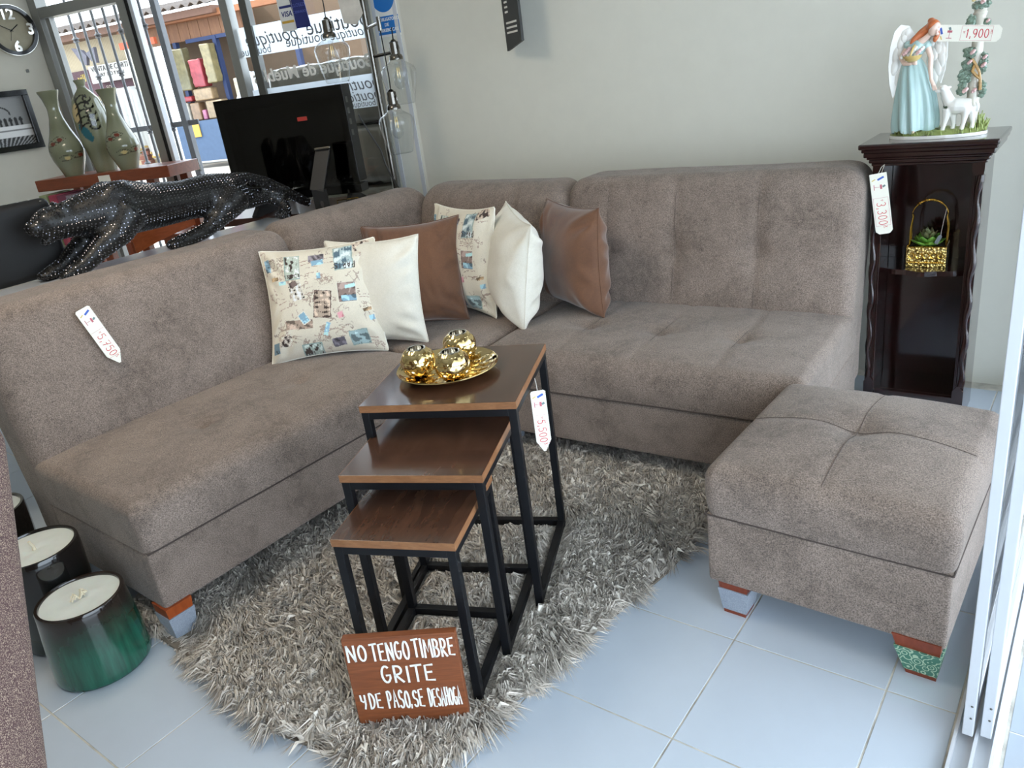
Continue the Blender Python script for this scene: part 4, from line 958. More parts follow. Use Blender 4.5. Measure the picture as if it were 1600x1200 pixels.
mb = MB().ell((-0.028, -0.018, 0.326), (0.019, 0.020, 0.020)).ell((-0.036, -0.012, 0.342), (0.011, 0.011, 0.009)).tube([(-0.038, -0.010, 0.325), (-0.062, -0.010, 0.310), (-0.082, -0.016, 0.292), (-0.088, -0.020, 0.280)], [0.014, 0.012, 0.009, 0.005], 10).tube([(-0.016, -0.012, 0.325), (-0.012, -0.014, 0.305), (-0.020, -0.022, 0.290), (-0.022, -0.024, 0.280)], [0.010, 0.007, 0.008, 0.004], 8)
remesh('hair', mb, 0.0025, M['pc_hair'], FG, 3)
mb = MB()
for dx in (-0.006, 0.006): mb.ell((-0.016+dx, -0.0395+abs(dx)*0.2, 0.322), (0.0028, 0.0012, 0.001), 8, 4)
ob('eyes', mb, M['pc_hair'], FG, True)
ob('mouth', MB().ell((-0.014, -0.0385, 0.3065), (0.003, 0.0012, 0.0012), 8, 4), M['pc_rose'], FG, True)
def wing(s, base, tipx, H, Lx):
    root = None
    poly = [(0.0, 0.0), (0.010, 0.055), (0.030, 0.085), (0.055, 0.092), (0.072, 0.075), (0.082, 0.035), (0.085, -0.02), (0.080, -0.07), (0.068, -0.115), (0.060, -0.10), (0.045, -0.06), (0.02, -0.02)]
    mk = Matrix.Translation(base) @ Matrix.Rotation(s*-0.25, 4, 'Z') @ Matrix.Scale(-1 if s < 0 else 1, 4, (1, 0, 0)) @ Matrix.Rotation(PI/2, 4, 'X')
    w = ob('wing', MB().prism([(x*Lx, y*H) for x, y in poly], -0.004, 0.004, mk), M['pc_white'], FG)
    for row, (n, y0, y1, ln, wd) in enumerate(((5, 0.055, -0.075, 0.055, 0.012), (5, 0.070, -0.02, 0.038, 0.011), (4, 0.075, 0.03, 0.028, 0.010))):
        for i in range(n):
            t = i/(n-1); x = (0.022+0.052*(1-abs(t-0.4)))*0.95-row*0.008-0.012*t*row; y = y0+(y1-y0)*t
            V = MB().ell((0, 0, 0), (wd, ln/2, 0.003), 10, 6, None)
            V.xf(mk @ Matrix.Translation((x*Lx, (y-ln*0.25)*H, 0.004+0.0015*row)) @ Matrix.Rotation(0.15, 4, 'Z')); ob('feather', V, M['pc_white'], w, True)
wing(-1, (-0.070, 0.012, 0.245), 0, 1.05, 1.0); wing(1, (-0.050, 0.020, 0.25), 0, 0.8, 0.75)
mb = MB().lathe([(0.012, 0.0), (0.022, 0.006), (0.028, 0.016), (0.029, 0.018), (0.024, 0.014), (0.002, 0.010)], 20, (-0.076, -0.052, 0.232), capt=False)
ob('basket', mb, M['pc_straw'], FG, True); ob('basket_handle', MB().tube([(-0.076+0.006*math.sin(a), -0.052+0.026*math.cos(a), 0.249+0.030*math.sin(a)) for a in np.linspace(0, PI, 12)], 0.0028, 6), M['pc_straw'], FG, True)
def rose(x, y, z, r, m='pc_rose'):
    mb = MB()
    for k in range(5):
        a = 2*PI*k/5; mb.ell((x+0.5*r*math.cos(a), y+0.4*r*math.sin(a)-0.001, z+0.45*r*math.sin(a+1)), (0.55*r, 0.4*r, 0.55*r), 8, 5)
    mb.ell((x, y-0.4*r, z), (0.45*r, 0.4*r, 0.45*r), 8, 5); ob('rose', mb, M[m], FG, True)
for i in range(9): rose(-0.100+0.0063*i, -0.058-0.004*(i % 2), 0.256+0.007*((i*7) % 3)-0.001*abs(i-4), 0.0092, 'pc_rose' if i in (1, 2, 7) else 'pc_white')
# lamb
mb = MB().tube([(0.032, -0.030, 0.092), (0.050, -0.030, 0.090), (0.075, -0.028, 0.088), (0.094, -0.026, 0.090)], [0.020, 0.0245, 0.0235, 0.019], 12)
mb.tube([(0.036, -0.030, 0.098), (0.024, -0.032, 0.122), (0.018, -0.033, 0.140)], [0.019, 0.0165, 0.013], 10).ell((0.013, -0.034, 0.145), (0.014, 0.011, 0.011)).ell((0.000, -0.036, 0.139), (0.009, 0.007, 0.0065)).ell((0.027, -0.020, 0.146), (0.009, 0.004, 0.0045)).ell((0.014, -0.048, 0.146), (0.009, 0.004, 0.0045))
for x, y, k in ((0.030, -0.038, -0.006), (0.044, -0.022, 0.004), (0.080, -0.036, -0.004), (0.096, -0.020, 0.004)): mb.tube([(x, y, 0.085), (x+k*0.4, y, 0.055), (x+k, y, 0.036), (x+k*1.2-0.003, y, 0.018)], [0.015, 0.0095, 0.0065, 0.0075], 8)
mb.tube([(0.106, -0.026, 0.098), (0.112, -0.026, 0.085), (0.111, -0.026, 0.070)], [0.006, 0.005, 0.003], 8)
lam = remesh('lamb', mb, 0.0026, M['pc_white'], FG, 3)
# column with vines and leaf clusters
ob('column', MB().lathe([(0.024, 0.015), (0.024, 0.03), (0.019, 0.036), (0.0175, 0.10), (0.0165, 0.22), (0.0155, 0.335), (0.020, 0.345), (0.016, 0.352), (0.023, 0.365), (0.023, 0.375)], 28, (0.088, 0.030, 0)), M['pc_stone'], FG, True)
def cluster(x, y, z, rx, rz, n):
    mb = MB()
    for i in range(n):
        a, b = random.uniform(0, 2*PI), random.uniform(-1, 1); q = math.sqrt(1-b*b); rr = random.uniform(0.75, 1.0)
        mb.ell((x+rx*rr*q*math.cos(a), y+rx*0.6*rr*q*math.sin(a), z+rz*rr*b), (0.0052, 0.004, 0.0048), 6, 4, Matrix.Rotation(random.uniform(0, 3), 3, 'Y'))
    mb.ell((x, y, z), (rx*0.85, rx*0.5, rz*0.85), 10, 7); o = ob('leaf_cluster', mb, M['pc_green'], FG, True); o['kind'] = 'stuff'
for c in ((0.070, 0.012, 0.238, 0.018, 0.016, 44), (0.070, 0.010, 0.205, 0.017, 0.016, 44), (0.062, 0.010, 0.170, 0.019, 0.020, 52), (0.058, 0.010, 0.135, 0.014, 0.018, 36), (0.110, 0.016, 0.205, 0.010, 0.030, 40), (0.112, 0.016, 0.130, 0.011, 0.024, 36), (0.068, 0.010, 0.318, 0.013, 0.026, 44), (0.108, 0.024, 0.318, 0.008, 0.012, 20), (0.090, 0.014, 0.368, 0.026, 0.010, 44), (0.022, 0.02, 0.09, 0.012, 0.03, 30)): cluster(*c)
for p in ((0.082, -0.006, 0.240, .008), (0.076, -0.008, 0.212, .007), (0.070, -0.006, 0.132, .009), (0.114, 0.004, 0.222, .007), (0.112, 0.004, 0.200, .008), (0.064, -0.002, 0.305, .007), (0.072, 0.0, 0.308, .007), (0.112, 0.012, 0.322, .006), (0.092, 0.008, 0.128, .008), (0.098, 0.0, 0.378, .009)): rose(*p)
for p in ((0.076, 0.0, 0.388, .010), (0.112, 0.004, 0.390, .009)): rose(*p, 'pc_yellow')
ob('vine', MB().tube([(0.108, 0.008, 0.128), (0.106, 0.006, 0.16), (0.094, 0.002, 0.172), (0.084, 0.0, 0.185), (0.090, 0.004, 0.205)], 0.0045, 7).tube([(0.106, 0.006, 0.16), (0.102, 0.002, 0.182), (0.090, 0.002, 0.205), (0.080, 0.0, 0.22)], 0.004, 7), M['pc_vine'], FG, True)

# ------------------------------------------------------------------ price tags
def price_tag(label, price, org, xdir, zdir, L=0.150, W_=0.045, end='point', loop=None, flat_text=False, ptxt=True):
    X = Vector(xdir).normalized(); Z = Vector(zdir); Z = (Z-X*Z.dot(X)).normalized(); Y = Z.cross(X)
    mt = Matrix(((X.x, Y.x, Z.x, 0), (X.y, Y.y, Z.y, 0), (X.z, Y.z, Z.z, 0), (0, 0, 0, 1)))
    t = thing('price_tag', label, 'price tag', org, 0, 'hand-lettered price tags'); h = W_/2
    def scallop(x0, y0, x1, y1):
        n = int(math.hypot(x1-x0, y1-y0)/0.0024); out = []
        for i in range(n):
            q = i/n; nx, ny = (y1-y0), -(x1-x0); l = math.hypot(nx, ny); e = 0.0006*(1 if i % 2 else -1)
            out.append((x0+(x1-x0)*q+nx/l*e, y0+(y1-y0)*q+ny/l*e))
        return out
    if end == 'point': cor = [(0.004, -h), (L*0.82, -h), (L, -h*0.12), (L, h*0.12), (L*0.82, h), (0.004, h), (0, h-0.004), (0, -h+0.004)]
    else: cor = [(0.0, -h), (L-0.010, -h), (L, -h+0.010), (L, h-0.010), (L-0.010, h), (0.0, h)]
    poly = []
    for a, b in zip(cor, cor[1:]+cor[:1]): poly += scallop(*a, *b) if math.hypot(a[0]-b[0], a[1]-b[1]) > 0.012 else [a]
    ob('card', MB().prism(poly, -0.0005, 0.0005, mt), M['paper'], t)
    def put(name, mb, mat): ob(name, mb.xf(mt), M[mat], t)
    z = (0.0006, 0.0009); x0 = L*0.42; x1 = L*0.83
    m = MB()
    for a, b in (((x0-0.004, -h*0.86), (x0-0.004, h*0.86)), ((x1+0.006, -h*0.86), (x1+0.006, h*0.86))): ribbon(m, [a, b], 0.0006, *z)
    if end != 'point' or flat_text:
        for s in (-1, 1): ribbon(m, [(x0-0.004, s*h*0.86), (x1+0.006, s*h*0.86)], 0.0006, *z)
    put('print_frame', m, 'ink_pink')
    m = MB(); n_ = len(price); ch = W_*0.5; cwid = (x1-x0)/(n_*0.92+1.2)
    strokes(m, 'v', x0-0.001, -ch*0.35, cwid*0.8, ch*0.8, 0.0012, 0.1, *z)
    wdt = strokes(m, price, x0+cwid*0.75, -ch*0.5, cwid, ch, 0.0019 if end != 'big' else 0.0022, 0.22, *z)
    strokes(m, '*', x0+cwid*0.9+wdt, -ch*0.1, cwid*0.7, ch*0.6, 0.001, 0.1, *z); put('price', m, 'ink_red')
    # little printed furniture pictograms near the top
    m = MB(); ribbon(m, [(L*0.22, -h*0.55), (L*0.22, h*0.2)], 0.0012, *z); ribbon(m, [(L*0.195, h*0.2), (L*0.245, h*0.2)], 0.006, *z); ribbon(m, [(L*0.18, -h*0.6), (L*0.26, -h*0.6)], 0.002, *z); put('lamp_print', m, 'ink_pink')
    m = MB(); ribbon(m, [(L*0.10, -h*0.05), (L*0.07, h*0.55)], 0.006, *z); put('chair_print', m, 'ink_blue')
    m = MB(); ribbon(m, [(L*0.11, -h*0.75), (L*0.09, -h*0.4)], 0.003, *z); put('vase_print', m, 'ink_yellow')
    m = MB(); ribbon(m, [(L*0.22, h*0.45), (L*0.21, h*0.62)], 0.006, *z); put('stool_print', m, 'ink_green')
    if loop: ob('string', MB().tube([Vector(p)-Vector(org) for p in loop], 0.0009, 5), M['string'], t, True)
    return t
def bow(p, q, sag): p, q = Vector(p), Vector(q); return [p, (p+q)/2+Vector(sag), q]
price_tag('cream tag reading 5,750 pinned to the left sofa back', '5,750', (-1.600, -0.048, 0.815), (0.042, 0.040, -0.183), (1, 0, 0.30), 0.200, 0.050)
price_tag('cream tag reading 3,300 hanging on the dark cabinet post', '3,300', (0.309, 1.690, 0.866), (0.030, 0, -0.199), (0.1, -1, 0), 0.200, 0.052, 'clip', [(0.309, 1.691, 0.862), (0.318, 1.694, 0.885), (0.326, 1.700, 0.893), (0.320, 1.692, 0.868)])
price_tag('cream arrow tag reading 1,900 held in front of the angel column', '1,900', (0.436, 1.771, 1.268), (0.170, 0.0, -0.022), (0, -1, 0), 0.176, 0.046, 'big', None, True)
price_tag('white tag reading 5,500 hanging from the tallest nesting table', '5,500', (-0.199, 0.394, 0.556), (0.010, -0.012, -0.170), (0.70, -0.70, 0.1), 0.170, 0.040, 'point', [(-0.199, 0.394, 0.554), (-0.202, 0.396, 0.575), (-0.206, 0.398, 0.589)])
# ------------------------------------------------------------------ console behind the left sofa, with the panther
CT = thing('console_table', 'long narrow console with a glossy pale top behind the left sofa', 'table', (-2.21, 0.41, 0))
M['tabletop'] = plain('glossy_grey_top', (205, 210, 218), 0.12, var=0.02)
M['dark_wood'] = wood('dark_brown_wood', (48, 24, 18), (78, 40, 28), (4, 24, 24), 0.3, 0.3)
ob('top', MB().box((0, 0, 0.786), (0.46, 1.78, 0.028), 0.003), M['tabletop'], CT)
for x in (-0.20, 0.20):
    for y in (-0.85, 0.85): ob('leg', MB().box((x, y, 0.386), (0.05, 0.05, 0.772), 0.003), M['black_mat'], CT)
    ob('apron', MB().box((x, 0, 0.735), (0.022, 1.65, 0.07), 0.002), M['black_mat'], CT)
def panther():
    t = thing('panther_statue', 'black panther sculpture covered in rhinestones prowling on the console', 'statue', (-2.3, 0.75, 0.8003))
    X0, Y0, Z0 = -2.3, 0.75, 0.80
    p = lambda y, z, x=0.0: (x, y-Y0, z-Z0)
    mb = MB()
    mb.tube([p(0.27, 1.01), p(0.36, 1.015), p(0.46, 1.02), p(0.54, 1.01), p(0.66, 0.992), p(0.80, 0.985), p(0.93, 0.985), p(1.03, 0.975), p(1.10, 0.955)], [0.060, 0.078, 0.100, 0.110, 0.093, 0.084, 0.090, 0.085, 0.055], 20, flat=1.0)
    mb.ell(p(0.50, 1.06, 0.055), (0.04, 0.075, 0.065)).ell(p(0.50, 1.06, -0.055), (0.04, 0.075, 0.065))           # shoulder blades
    mb.ell(p(0.245, 1.015), (0.062, 0.072, 0.060)).ell(p(0.185, 1.008), (0.038, 0.046, 0.032)).ell(p(0.158, 1.020), (0.016, 0.016, 0.012))   # skull, muzzle, nose
    mb.ell(p(0.215, 0.957), (0.030, 0.045, 0.014), m=Matrix.Rotation(0.35, 3, 'X')).ell(p(0.265, 0.985), (0.05, 0.05, 0.04))                    # open jaw, cheek
    for s in (-1, 1):
        mb.ell(p(0.285, 1.068, s*0.042), (0.020, 0.012, 0.024)); mb.ell(p(0.205, 1.045, s*0.030), (0.016, 0.020, 0.010))
    def limb(pts, rr): mb.tube([p(*q) for q in pts], rr, 12)
    limb([(0.52, 1.00, 0.06), (0.45, 0.93, 0.065), (0.36, 0.885, 0.062), (0.28, 0.838, 0.060), (0.225, 0.822, 0.06)], [0.075, 0.056, 0.042, 0.032, 0.030])
    limb([(0.50, 1.00, -0.06), (0.40, 0.92, -0.065), (0.31, 0.872, -0.062), (0.245, 0.835, -0.06), (0.195, 0.822, -0.06)], [0.072, 0.052, 0.040, 0.031, 0.030])
    mb.ell(p(0.215, 0.820, 0.06), (0.034, 0.046, 0.020)).ell(p(0.185, 0.820, -0.06), (0.034, 0.044, 0.020))
    limb([(1.02, 0.965, 0.05), (0.94, 0.92, 0.065), (0.90, 0.885, 0.066), (0.83, 0.850, 0.064), (0.74, 0.832, 0.062), (0.69, 0.830, 0.06)], [0.080, 0.066, 0.042, 0.034, 0.032, 0.030])
    mb.ell(p(0.675, 0.826, 0.06), (0.034, 0.044, 0.026))
    limb([(1.05, 0.955, -0.04), (1.16, 0.925, -0.05), (1.25, 0.915, -0.03), (1.31, 0.875, 0.0), (1.29, 0.835, 0.03)], [0.072, 0.052, 0.036, 0.034, 0.032])
    mb.ell(p(1.265, 0.822, 0.04), (0.034, 0.046, 0.022))
    mb.tube([p(1.04, 1.030), p(1.14, 1.022), p(1.24, 0.985), p(1.34, 0.920), p(1.42, 0.865), p(1.47, 0.835)], [0.030, 0.026, 0.024, 0.025, 0.026, 0.020], 10)
    b = remesh('body', mb, 0.0105, M['black_body'], t, 5); c_ = remesh('coarse', mb, 0.0165, M['black_body'], t, 3)
    from mathutils.bvhtree import BVHTree
    bv = BVHTree.FromPolygons([v.co for v in b.data.vertices], [tuple(f.vertices) for f in b.data.polygons]); sm = MB(); n = 6
    for f in c_.data.polygons:
        c, nn, _i, _d = bv.find_nearest(f.center)
        if c is None or c.z < 0.004: continue
        a = Vector((0, 0, 1)) if abs(nn.z) < 0.9 else Vector((1, 0, 0)); u_ = (a-nn*a.dot(nn)).normalized(); w_ = nn.cross(u_); r = 0.0035
        V = [c+nn*0.0002+(u_*math.cos(2*PI*k/n)+w_*math.sin(2*PI*k/n))*r for k in range(n)]+[c+nn*0.0024+(u_*math.cos(2*PI*k/n+0.5)+w_*math.sin(2*PI*k/n+0.5))*r*0.55 for k in range(n)]
        sm.add(V, [(k, (k+1) % n, n+(k+1) % n, n+k) for k in range(n)]+[tuple(range(n, 2*n))])
    bpy.data.objects.remove(c_)
    o = ob('rhinestones', sm, M['rhinestone'], t); o['kind'] = 'stuff'
panther()
# padded black headboard at the far left
hb = thing('headboard', 'black padded headboard edged with silver studs at the left picture edge', 'headboard', (-2.46, -0.02, 0.8))
V, F, N = rbox(0.06, 0.68, 0.30, 0.028, 0.03); mesh_obj('panel', V, F, plain('black_leather', (5, 6, 9), 0.6), hb, True, (0, 0, 0.150), ang=60)
for i in range(16): ob('stud', MB().ell((0.022, -0.31+0.041*i, 0.301-(0.012 if i > 14 else 0.0)), (0.006, 0.006, 0.003), 8, 4), M['silver'], hb, True)

# ------------------------------------------------------------------ electric fireplace on a dark table
t2 = thing('side_table', 'dark brown table carrying the black electric fireplace by the window', 'table', (-2.45, 1.575, 0), math.radians(20))
ob('top', MB().box((0, 0, 0.782), (0.98, 0.46, 0.036), 0.004), M['dark_wood'], t2)
for x in (-0.45, 0.45):
    for y in (-0.19, 0.19): ob('leg', MB().box((x, y, 0.382), (0.05, 0.05, 0.764), 0.003), M['dark_wood'], t2)
FP = thing('electric_fireplace', 'black flat electric fireplace heater with crystal bed standing before the window', 'fireplace', (-2.628, 1.286, 0.8), math.radians(26))
Wf, Hf, zb, Df = 0.67, 0.50, 0.066, 0.10
fr = MB()
for c, d in (((Wf/2, Df/2, zb+0.02), (Wf, Df, 0.04)), ((Wf/2, Df/2, zb+Hf-0.03), (Wf, Df, 0.06)), ((0.02, Df/2, zb+Hf/2), (0.04, Df, Hf-0.1)), ((Wf-0.02, Df/2, zb+Hf/2), (0.04, Df, Hf-0.1))): fr.box(c, d, 0.002)
ob('housing', fr, M['black_mat'], FP); ob('inner_back', MB().box((Wf/2, Df-0.008, zb+Hf/2), (Wf-0.08, 0.01, Hf-0.1)), M['black_mat'], FP)
ob('front_glass', MB().box((Wf/2, -0.002, zb+Hf/2), (Wf, 0.004, Hf), 0.001), glass('dark_front_glass', 0.02, (0.30, 0.30, 0.30, 1), 1.4), FP)
cr = MB(); 
for i in range(420):
    x = 0.05+(Wf-0.1)*random.random(); hgt = 0.012+0.03*abs(math.sin(x*14))*random.random(); r = random.uniform(0.004, 0.008)
    c = (x, random.uniform(0.012, 0.05), zb+0.042+hgt); m3 = Matrix.Rotation(random.uniform(0, 3), 3, 'X') @ Matrix.Rotation(random.uniform(0, 3), 3, 'Z')
    V = [m3 @ Vector(q)*r+Vector(c) for q in ((1, 0, 0), (-1, 0, 0), (0, 1, 0), (0, -1, 0), (0, 0, 1), (0, 0, -1))]
    cr.add(V, [(0, 2, 4), (2, 1, 4), (1, 3, 4), (3, 0, 4), (2, 0, 5), (1, 2, 5), (3, 1, 5), (0, 3, 5)])
o = ob('crystals', cr, plain('clear_crystals', (220, 222, 220), 0.1, 0.6), FP); o['kind'] = 'stuff'
for k in range(4): ob('button', MB().box((Wf+0.0005, 0.03+0.0*k, zb+Hf-0.07-0.05*k), (0.002, 0.024, 0.026), 0.001), M['alu_dark'], FP)
ob('display', MB().box((Wf*0.66, -0.0045, zb+Hf-0.13), (0.05, 0.001, 0.018)), plain('red_reflection', (150, 40, 30), 0.5), FP)  # a red sign's reflection in the glass, put in as a flat red plate
for x in (0.10, 0.60):
    f = MB().prism([(-0.06, 0.0), (0.20, 0.0), (0.20, 0.015), (0.08, zb), (0.02, zb), (-0.06, 0.012)], -0.012, 0.012, Matrix.Translation((x, 0, 0)) @ Matrix.Rotation(PI/2, 4, 'Z') @ Matrix.Rotation(PI/2, 4, 'X'))
    ob('foot', f, M['black_mat'], FP)
es = thing('display_easel', 'black folding display stand with a round hole in front of the fireplace', 'stand', (-2.075, 1.36, 0.8003), math.radians(30))
mb = MB(); ring = [(0.011*math.cos(a), 0.052+0.016*math.sin(a)) for a in np.linspace(0, 2*PI, 17)[:-1]]
outer = [(0.036, 0.052), (0.036, 0.12), (0, 0.12), (-0.036, 0.12), (-0.036, 0.052), (-0.036, 0.0), (0, 0.0), (0.036, 0.0)]
V = []; 
for y in (-0.004, 0.004): V += [(x, y, z) for x, z in ring]+[(outer[(i//2) % 8][0]*0.5+outer[((i+1)//2) % 8][0]*0.5, y, outer[(i//2) % 8][1]*0.5+outer[((i+1)//2) % 8][1]*0.5) for i in range(16)]
fs = []
for i in range(16):
    j = (i+1) % 16; fs += [(i, j, 16+j, 16+i), (32+j, 32+i, 48+i, 48+j), (16+i, 16+j, 48+j, 48+i), (j, i, 32+i, 32+j)]
ob('foot_plate', MB().add(V, fs), M['black_mat'], es)
ob('upright', MB().box((0, 0, 0), (0.07, 0.014, 0.20), 0.002).xf(Matrix.Translation((0.012, 0.035, 0.205)) @ Matrix.Rotation(-0.35, 4, 'X') @ Matrix.Rotation(0.25, 4, 'Y')), M['black_mat'], es)
ob('ledge', MB().box((0.04, 0.055, 0.30), (0.075, 0.02, 0.008), 0.001), M['chrome'], es)
ob('base', MB().box((0, 0.02, 0.006), (0.13, 0.10, 0.012), 0.002), M['black_mat'], es)
wf = thing('wire_stand', 'thin gold wire stand on the table beside the black easel', 'stand', (-2.045, 1.50, 0.8003), math.radians(26))
ob('wire', MB().tube([(-0.06, 0, 0.0), (-0.06, 0, 0.045), (0.05, 0.0, 0.05), (0.05, 0, 0.0)], 0.002, 6), M['brass'], wf, True)
cb = tag(ob('power_cable', MB().tube([(-2.035, 1.66, 1.22), (-2.02, 1.70, 1.12), (-2.0, 1.73, 1.04), (-2.0, 1.745, 0.97), (-1.985, 1.75, 0.92), (-1.95, 1.75, 0.86), (-1.90, 1.76, 0.80), (-1.88, 1.78, 0.72)], 0.004, 6), M['black_mat'], None, True), 'thin black power cable dropping behind the fireplace side', 'cable')

# ------------------------------------------------------------------ floor lamp with three clear glass pendants
LP = thing('floor_lamp', 'dark nickel floor lamp with three hanging clear glass shades in the room corner', 'lamp', (-2.085, 1.87, 0))
ob('pole', MB().tube([(0, 0, 0.02), (0, 0, 2.3)], 0.0135, 12), M['chrome'], LP, True); ob('base', MB().lathe([(0.14, 0), (0.14, 0.012), (0.10, 0.02), (0.015, 0.03)], 32), M['chrome'], LP, True)
def pendant(x, y, zc, arm_z, s=1.0):
    ax = math.copysign(1, 1)
    if arm_z: 
        ob('arm', MB().tube([(0, 0, arm_z), (x, y, arm_z+0.005)], 0.008, 8), M['chrome'], LP, True); ob('arm_end', MB().tube([(x, y, arm_z-0.03), (x, y, arm_z+0.03)], 0.010, 8), M['chrome'], LP, True)
    zt = arm_z if arm_z else 2.28
    ob('cord', MB().tube([(x, y, zc+0.10), (x+0.004, y, zc+0.16), (x, y, zt)], 0.0028, 6), M['rubber'], LP, True)
    if not arm_z: ob('arm', MB().tube([(0, 0, 2.28), (x, y, 2.285)], 0.008, 8), M['chrome'], LP, True)
    so_ = ob('socket', MB().lathe([(0.006, 0.13), (0.022, 0.125), (0.024, 0.07), (0.030, 0.066), (0.034, 0.055), (0.034, 0.045)], 20, (x, y, zc-0.03)), M['chrome'], LP, True)
    ob('yoke', MB().tube([(x+0.030*math.cos(a), y, zc+0.085+0.050*math.sin(a)-0.03) for a in np.linspace(0, PI, 12)], 0.004, 6), M['chrome'], so_, True)
    pr = [(0.034, 0.02), (0.036, 0.008), (0.060, -0.006), (0.078, -0.018), (0.086, -0.036), (0.0855, -0.055), (0.078, -0.095), (0.068, -0.14), (0.060, -0.176), (0.058, -0.186), (0.052, -0.190), (0.001, -0.189)]
    pr2 = [(max(r-0.002, 0.0006), z+(0.002 if z < -0.18 else 0)) for r, z in pr]
    sh = ob('glass_shade', MB().lathe([(r*s, z*s) for r, z in pr], 40, (x, y, zc), capb=False, capt=False), M['bulbglass'], LP, True, ang=80)
    ob('bulb', MB().lathe([(0.012, 0.005), (0.013, -0.02), (0.022, -0.05), (0.029, -0.078), (0.027, -0.098), (0.016, -0.115), (0.001, -0.121)], 20, (x, y, zc), capb=False, capt=False), M['bulbglass'], LP, True)
    ob('filament', MB().tube([(x-0.006, y, zc-0.02), (x-0.008, y, zc-0.07), (x, y, zc-0.03), (x+0.008, y, zc-0.07), (x+0.006, y, zc-0.02)], 0.0007, 4), M['brass'], LP, True)
pendant(-0.135, -0.13, 1.565, 0); pendant(0.185, -0.10, 1.205, 1.60); pendant(0.14, 0.02, 1.425, 1.47)
ppr = tag(ob('paper_tag', MB().add([(-2.21, 1.80, 2.0), (-2.12, 1.83, 2.0), (-2.06, 1.835, 1.665), (-2.10, 1.82, 1.62), (-2.165, 1.80, 1.635), (-2.21, 1.802, 2.0), (-2.12, 1.832, 2.0), (-2.06, 1.837, 1.665), (-2.10, 1.822, 1.62), (-2.165, 1.802, 1.635)], [(4, 3, 2, 1, 0), (5, 6, 7, 8, 9), (0, 1, 6, 5), (1, 2, 7, 6), (2, 3, 8, 7), (3, 4, 9, 8), (4, 0, 5, 9)]), plain('worn_paper', (196, 190, 180), 0.8, var=0.15)), 'creased grey paper label hanging on the lamp pole', 'label')

# ------------------------------------------------------------------ signs on the window wall
def flat_text(parent, s, x, z, size, mat, y, bold=0.0, shear=0.0, name='lettering', sx=1.0):
    mb = text_mb(s, size, 0.0004, shear, bold); mb.v = [(px*sx+x, y-pz, py+z) for px, py, pz in mb.v]; return ob(name, mb, mat, parent)
M['sign_blue'] = plain('sign_blue', (24, 110, 186), 0.5, var=0.02); M['navy'] = plain('navy_card', (34, 44, 110), 0.5, var=0.03); M['white_card'] = plain('white_card', (226, 226, 222), 0.5, var=0.02)
ms = wempty('mask_sign', 'white and blue notice about face masks on the narrow wall by the corner', 'sign', (-0.086, -0.003, 1.56))
ob('plate', MB().box((0, 0, 0.18), (0.145, 0.004, 0.36), 0.001), M['white_card'], ms); ob('blue_panel', MB().box((0, -0.0024, 0.053), (0.145, 0.001, 0.086)), M['sign_blue'], ms)
ob('disc', MB().prism([(0.066*math.cos(2*PI*i/40), 0.066*math.sin(2*PI*i/40)+0.18) for i in range(40)], 0.0022, 0.0032, Matrix.Rotation(PI/2, 4, 'X')), M['sign_blue'], ms)
for s_, z in (('USO OBLIGATORIO', 0.080), ('DE', 0.055), ('CUBREBOCAS', 0.030)): flat_text(ms, s_, 0, z, 0.021, M['white_card'], -0.0032, 0.0006, sx=0.8 if len(s_) > 11 else 0.95)
vs = wempty('card_sign', 'hanging white and navy payment card sign on the window above the fireplace', 'sign', (-0.63, -0.012, 1.665))
vs.rotation_euler = (0, math.radians(0), WR)
def quad(x0, x1, z0, z1, lean=0.0): return MB().prism([(x0, z0), (x1, z0), (x1+lean, z1), (x0+lean, z1)], -0.002, 0.002, Matrix.Rotation(PI/2, 4, 'X'))
ob('white_half', quad(-0.095, -0.002, 0.0, 0.26), M['white_card'], vs); ob('navy_half', quad(-0.002, 0.088, 0.006, 0.26, -0.02), M['navy'], vs)
ob('navy_bar', MB().box((-0.048, -0.0026, 0.118), (0.078, 0.001, 0.012)), M['navy'], vs); ob('gold_bar', MB().box((-0.048, -0.0026, 0.045), (0.078, 0.001, 0.012)), plain('gold_print', (200, 160, 60), 0.6), vs)
flat_text(vs, 'VISA', -0.048, 0.082, 0.036, M['navy'], -0.003, 0.0008, 0.2); flat_text(vs, 'CLOSED', 0.036, 0.115, 0.024, plain('light_navy', (90, 104, 176), 0.6), -0.003); flat_text(vs, 'CERRADO', 0.038, 0.083, 0.018, plain('light_navy_2', (90, 104, 176), 0.6), -0.003)
# blade sign hanging beside the wall
bs = thing('hanging_sign', 'narrow black hanging sign with white lettering seen edge-on against the wall', 'sign', (-1.383, 2.05, 1.405))
n_ = Vector((0.173, -0.12, 0)).normalized(); nn = Vector((-n_.y, n_.x, 0))*-1
mt = Matrix(((n_.x, 0, nn.x, 0), (n_.y, 0, nn.y, 0), (0, 1, 0, 0), (0, 0, 0, 1)))
ob('board', MB().prism([(0, 0), (0.210, 0.032), (0.205, 0.75), (-0.005, 0.75)], -0.006, 0.006, mt), plain('chalk_black', (44, 44, 42), 0.6), bs)
for z_, wd in ((0.075, 0.13), (0.16, 0.03), (0.225, 0.12), (0.30, 0.03), (0.36, 0.12), (0.44, 0.13)):
    m = MB()
    for k in range(3): 
        pts = [(0.035+wd*q/7+0.003*(q % 2), z_+0.014*k+0.006*((q*3+k) % 3)) for q in range(8)]; ribbon(m, pts, 0.008, 0.0062, 0.0075)
    ob('lettering', m.xf(mt), M['white_paint'], bs)

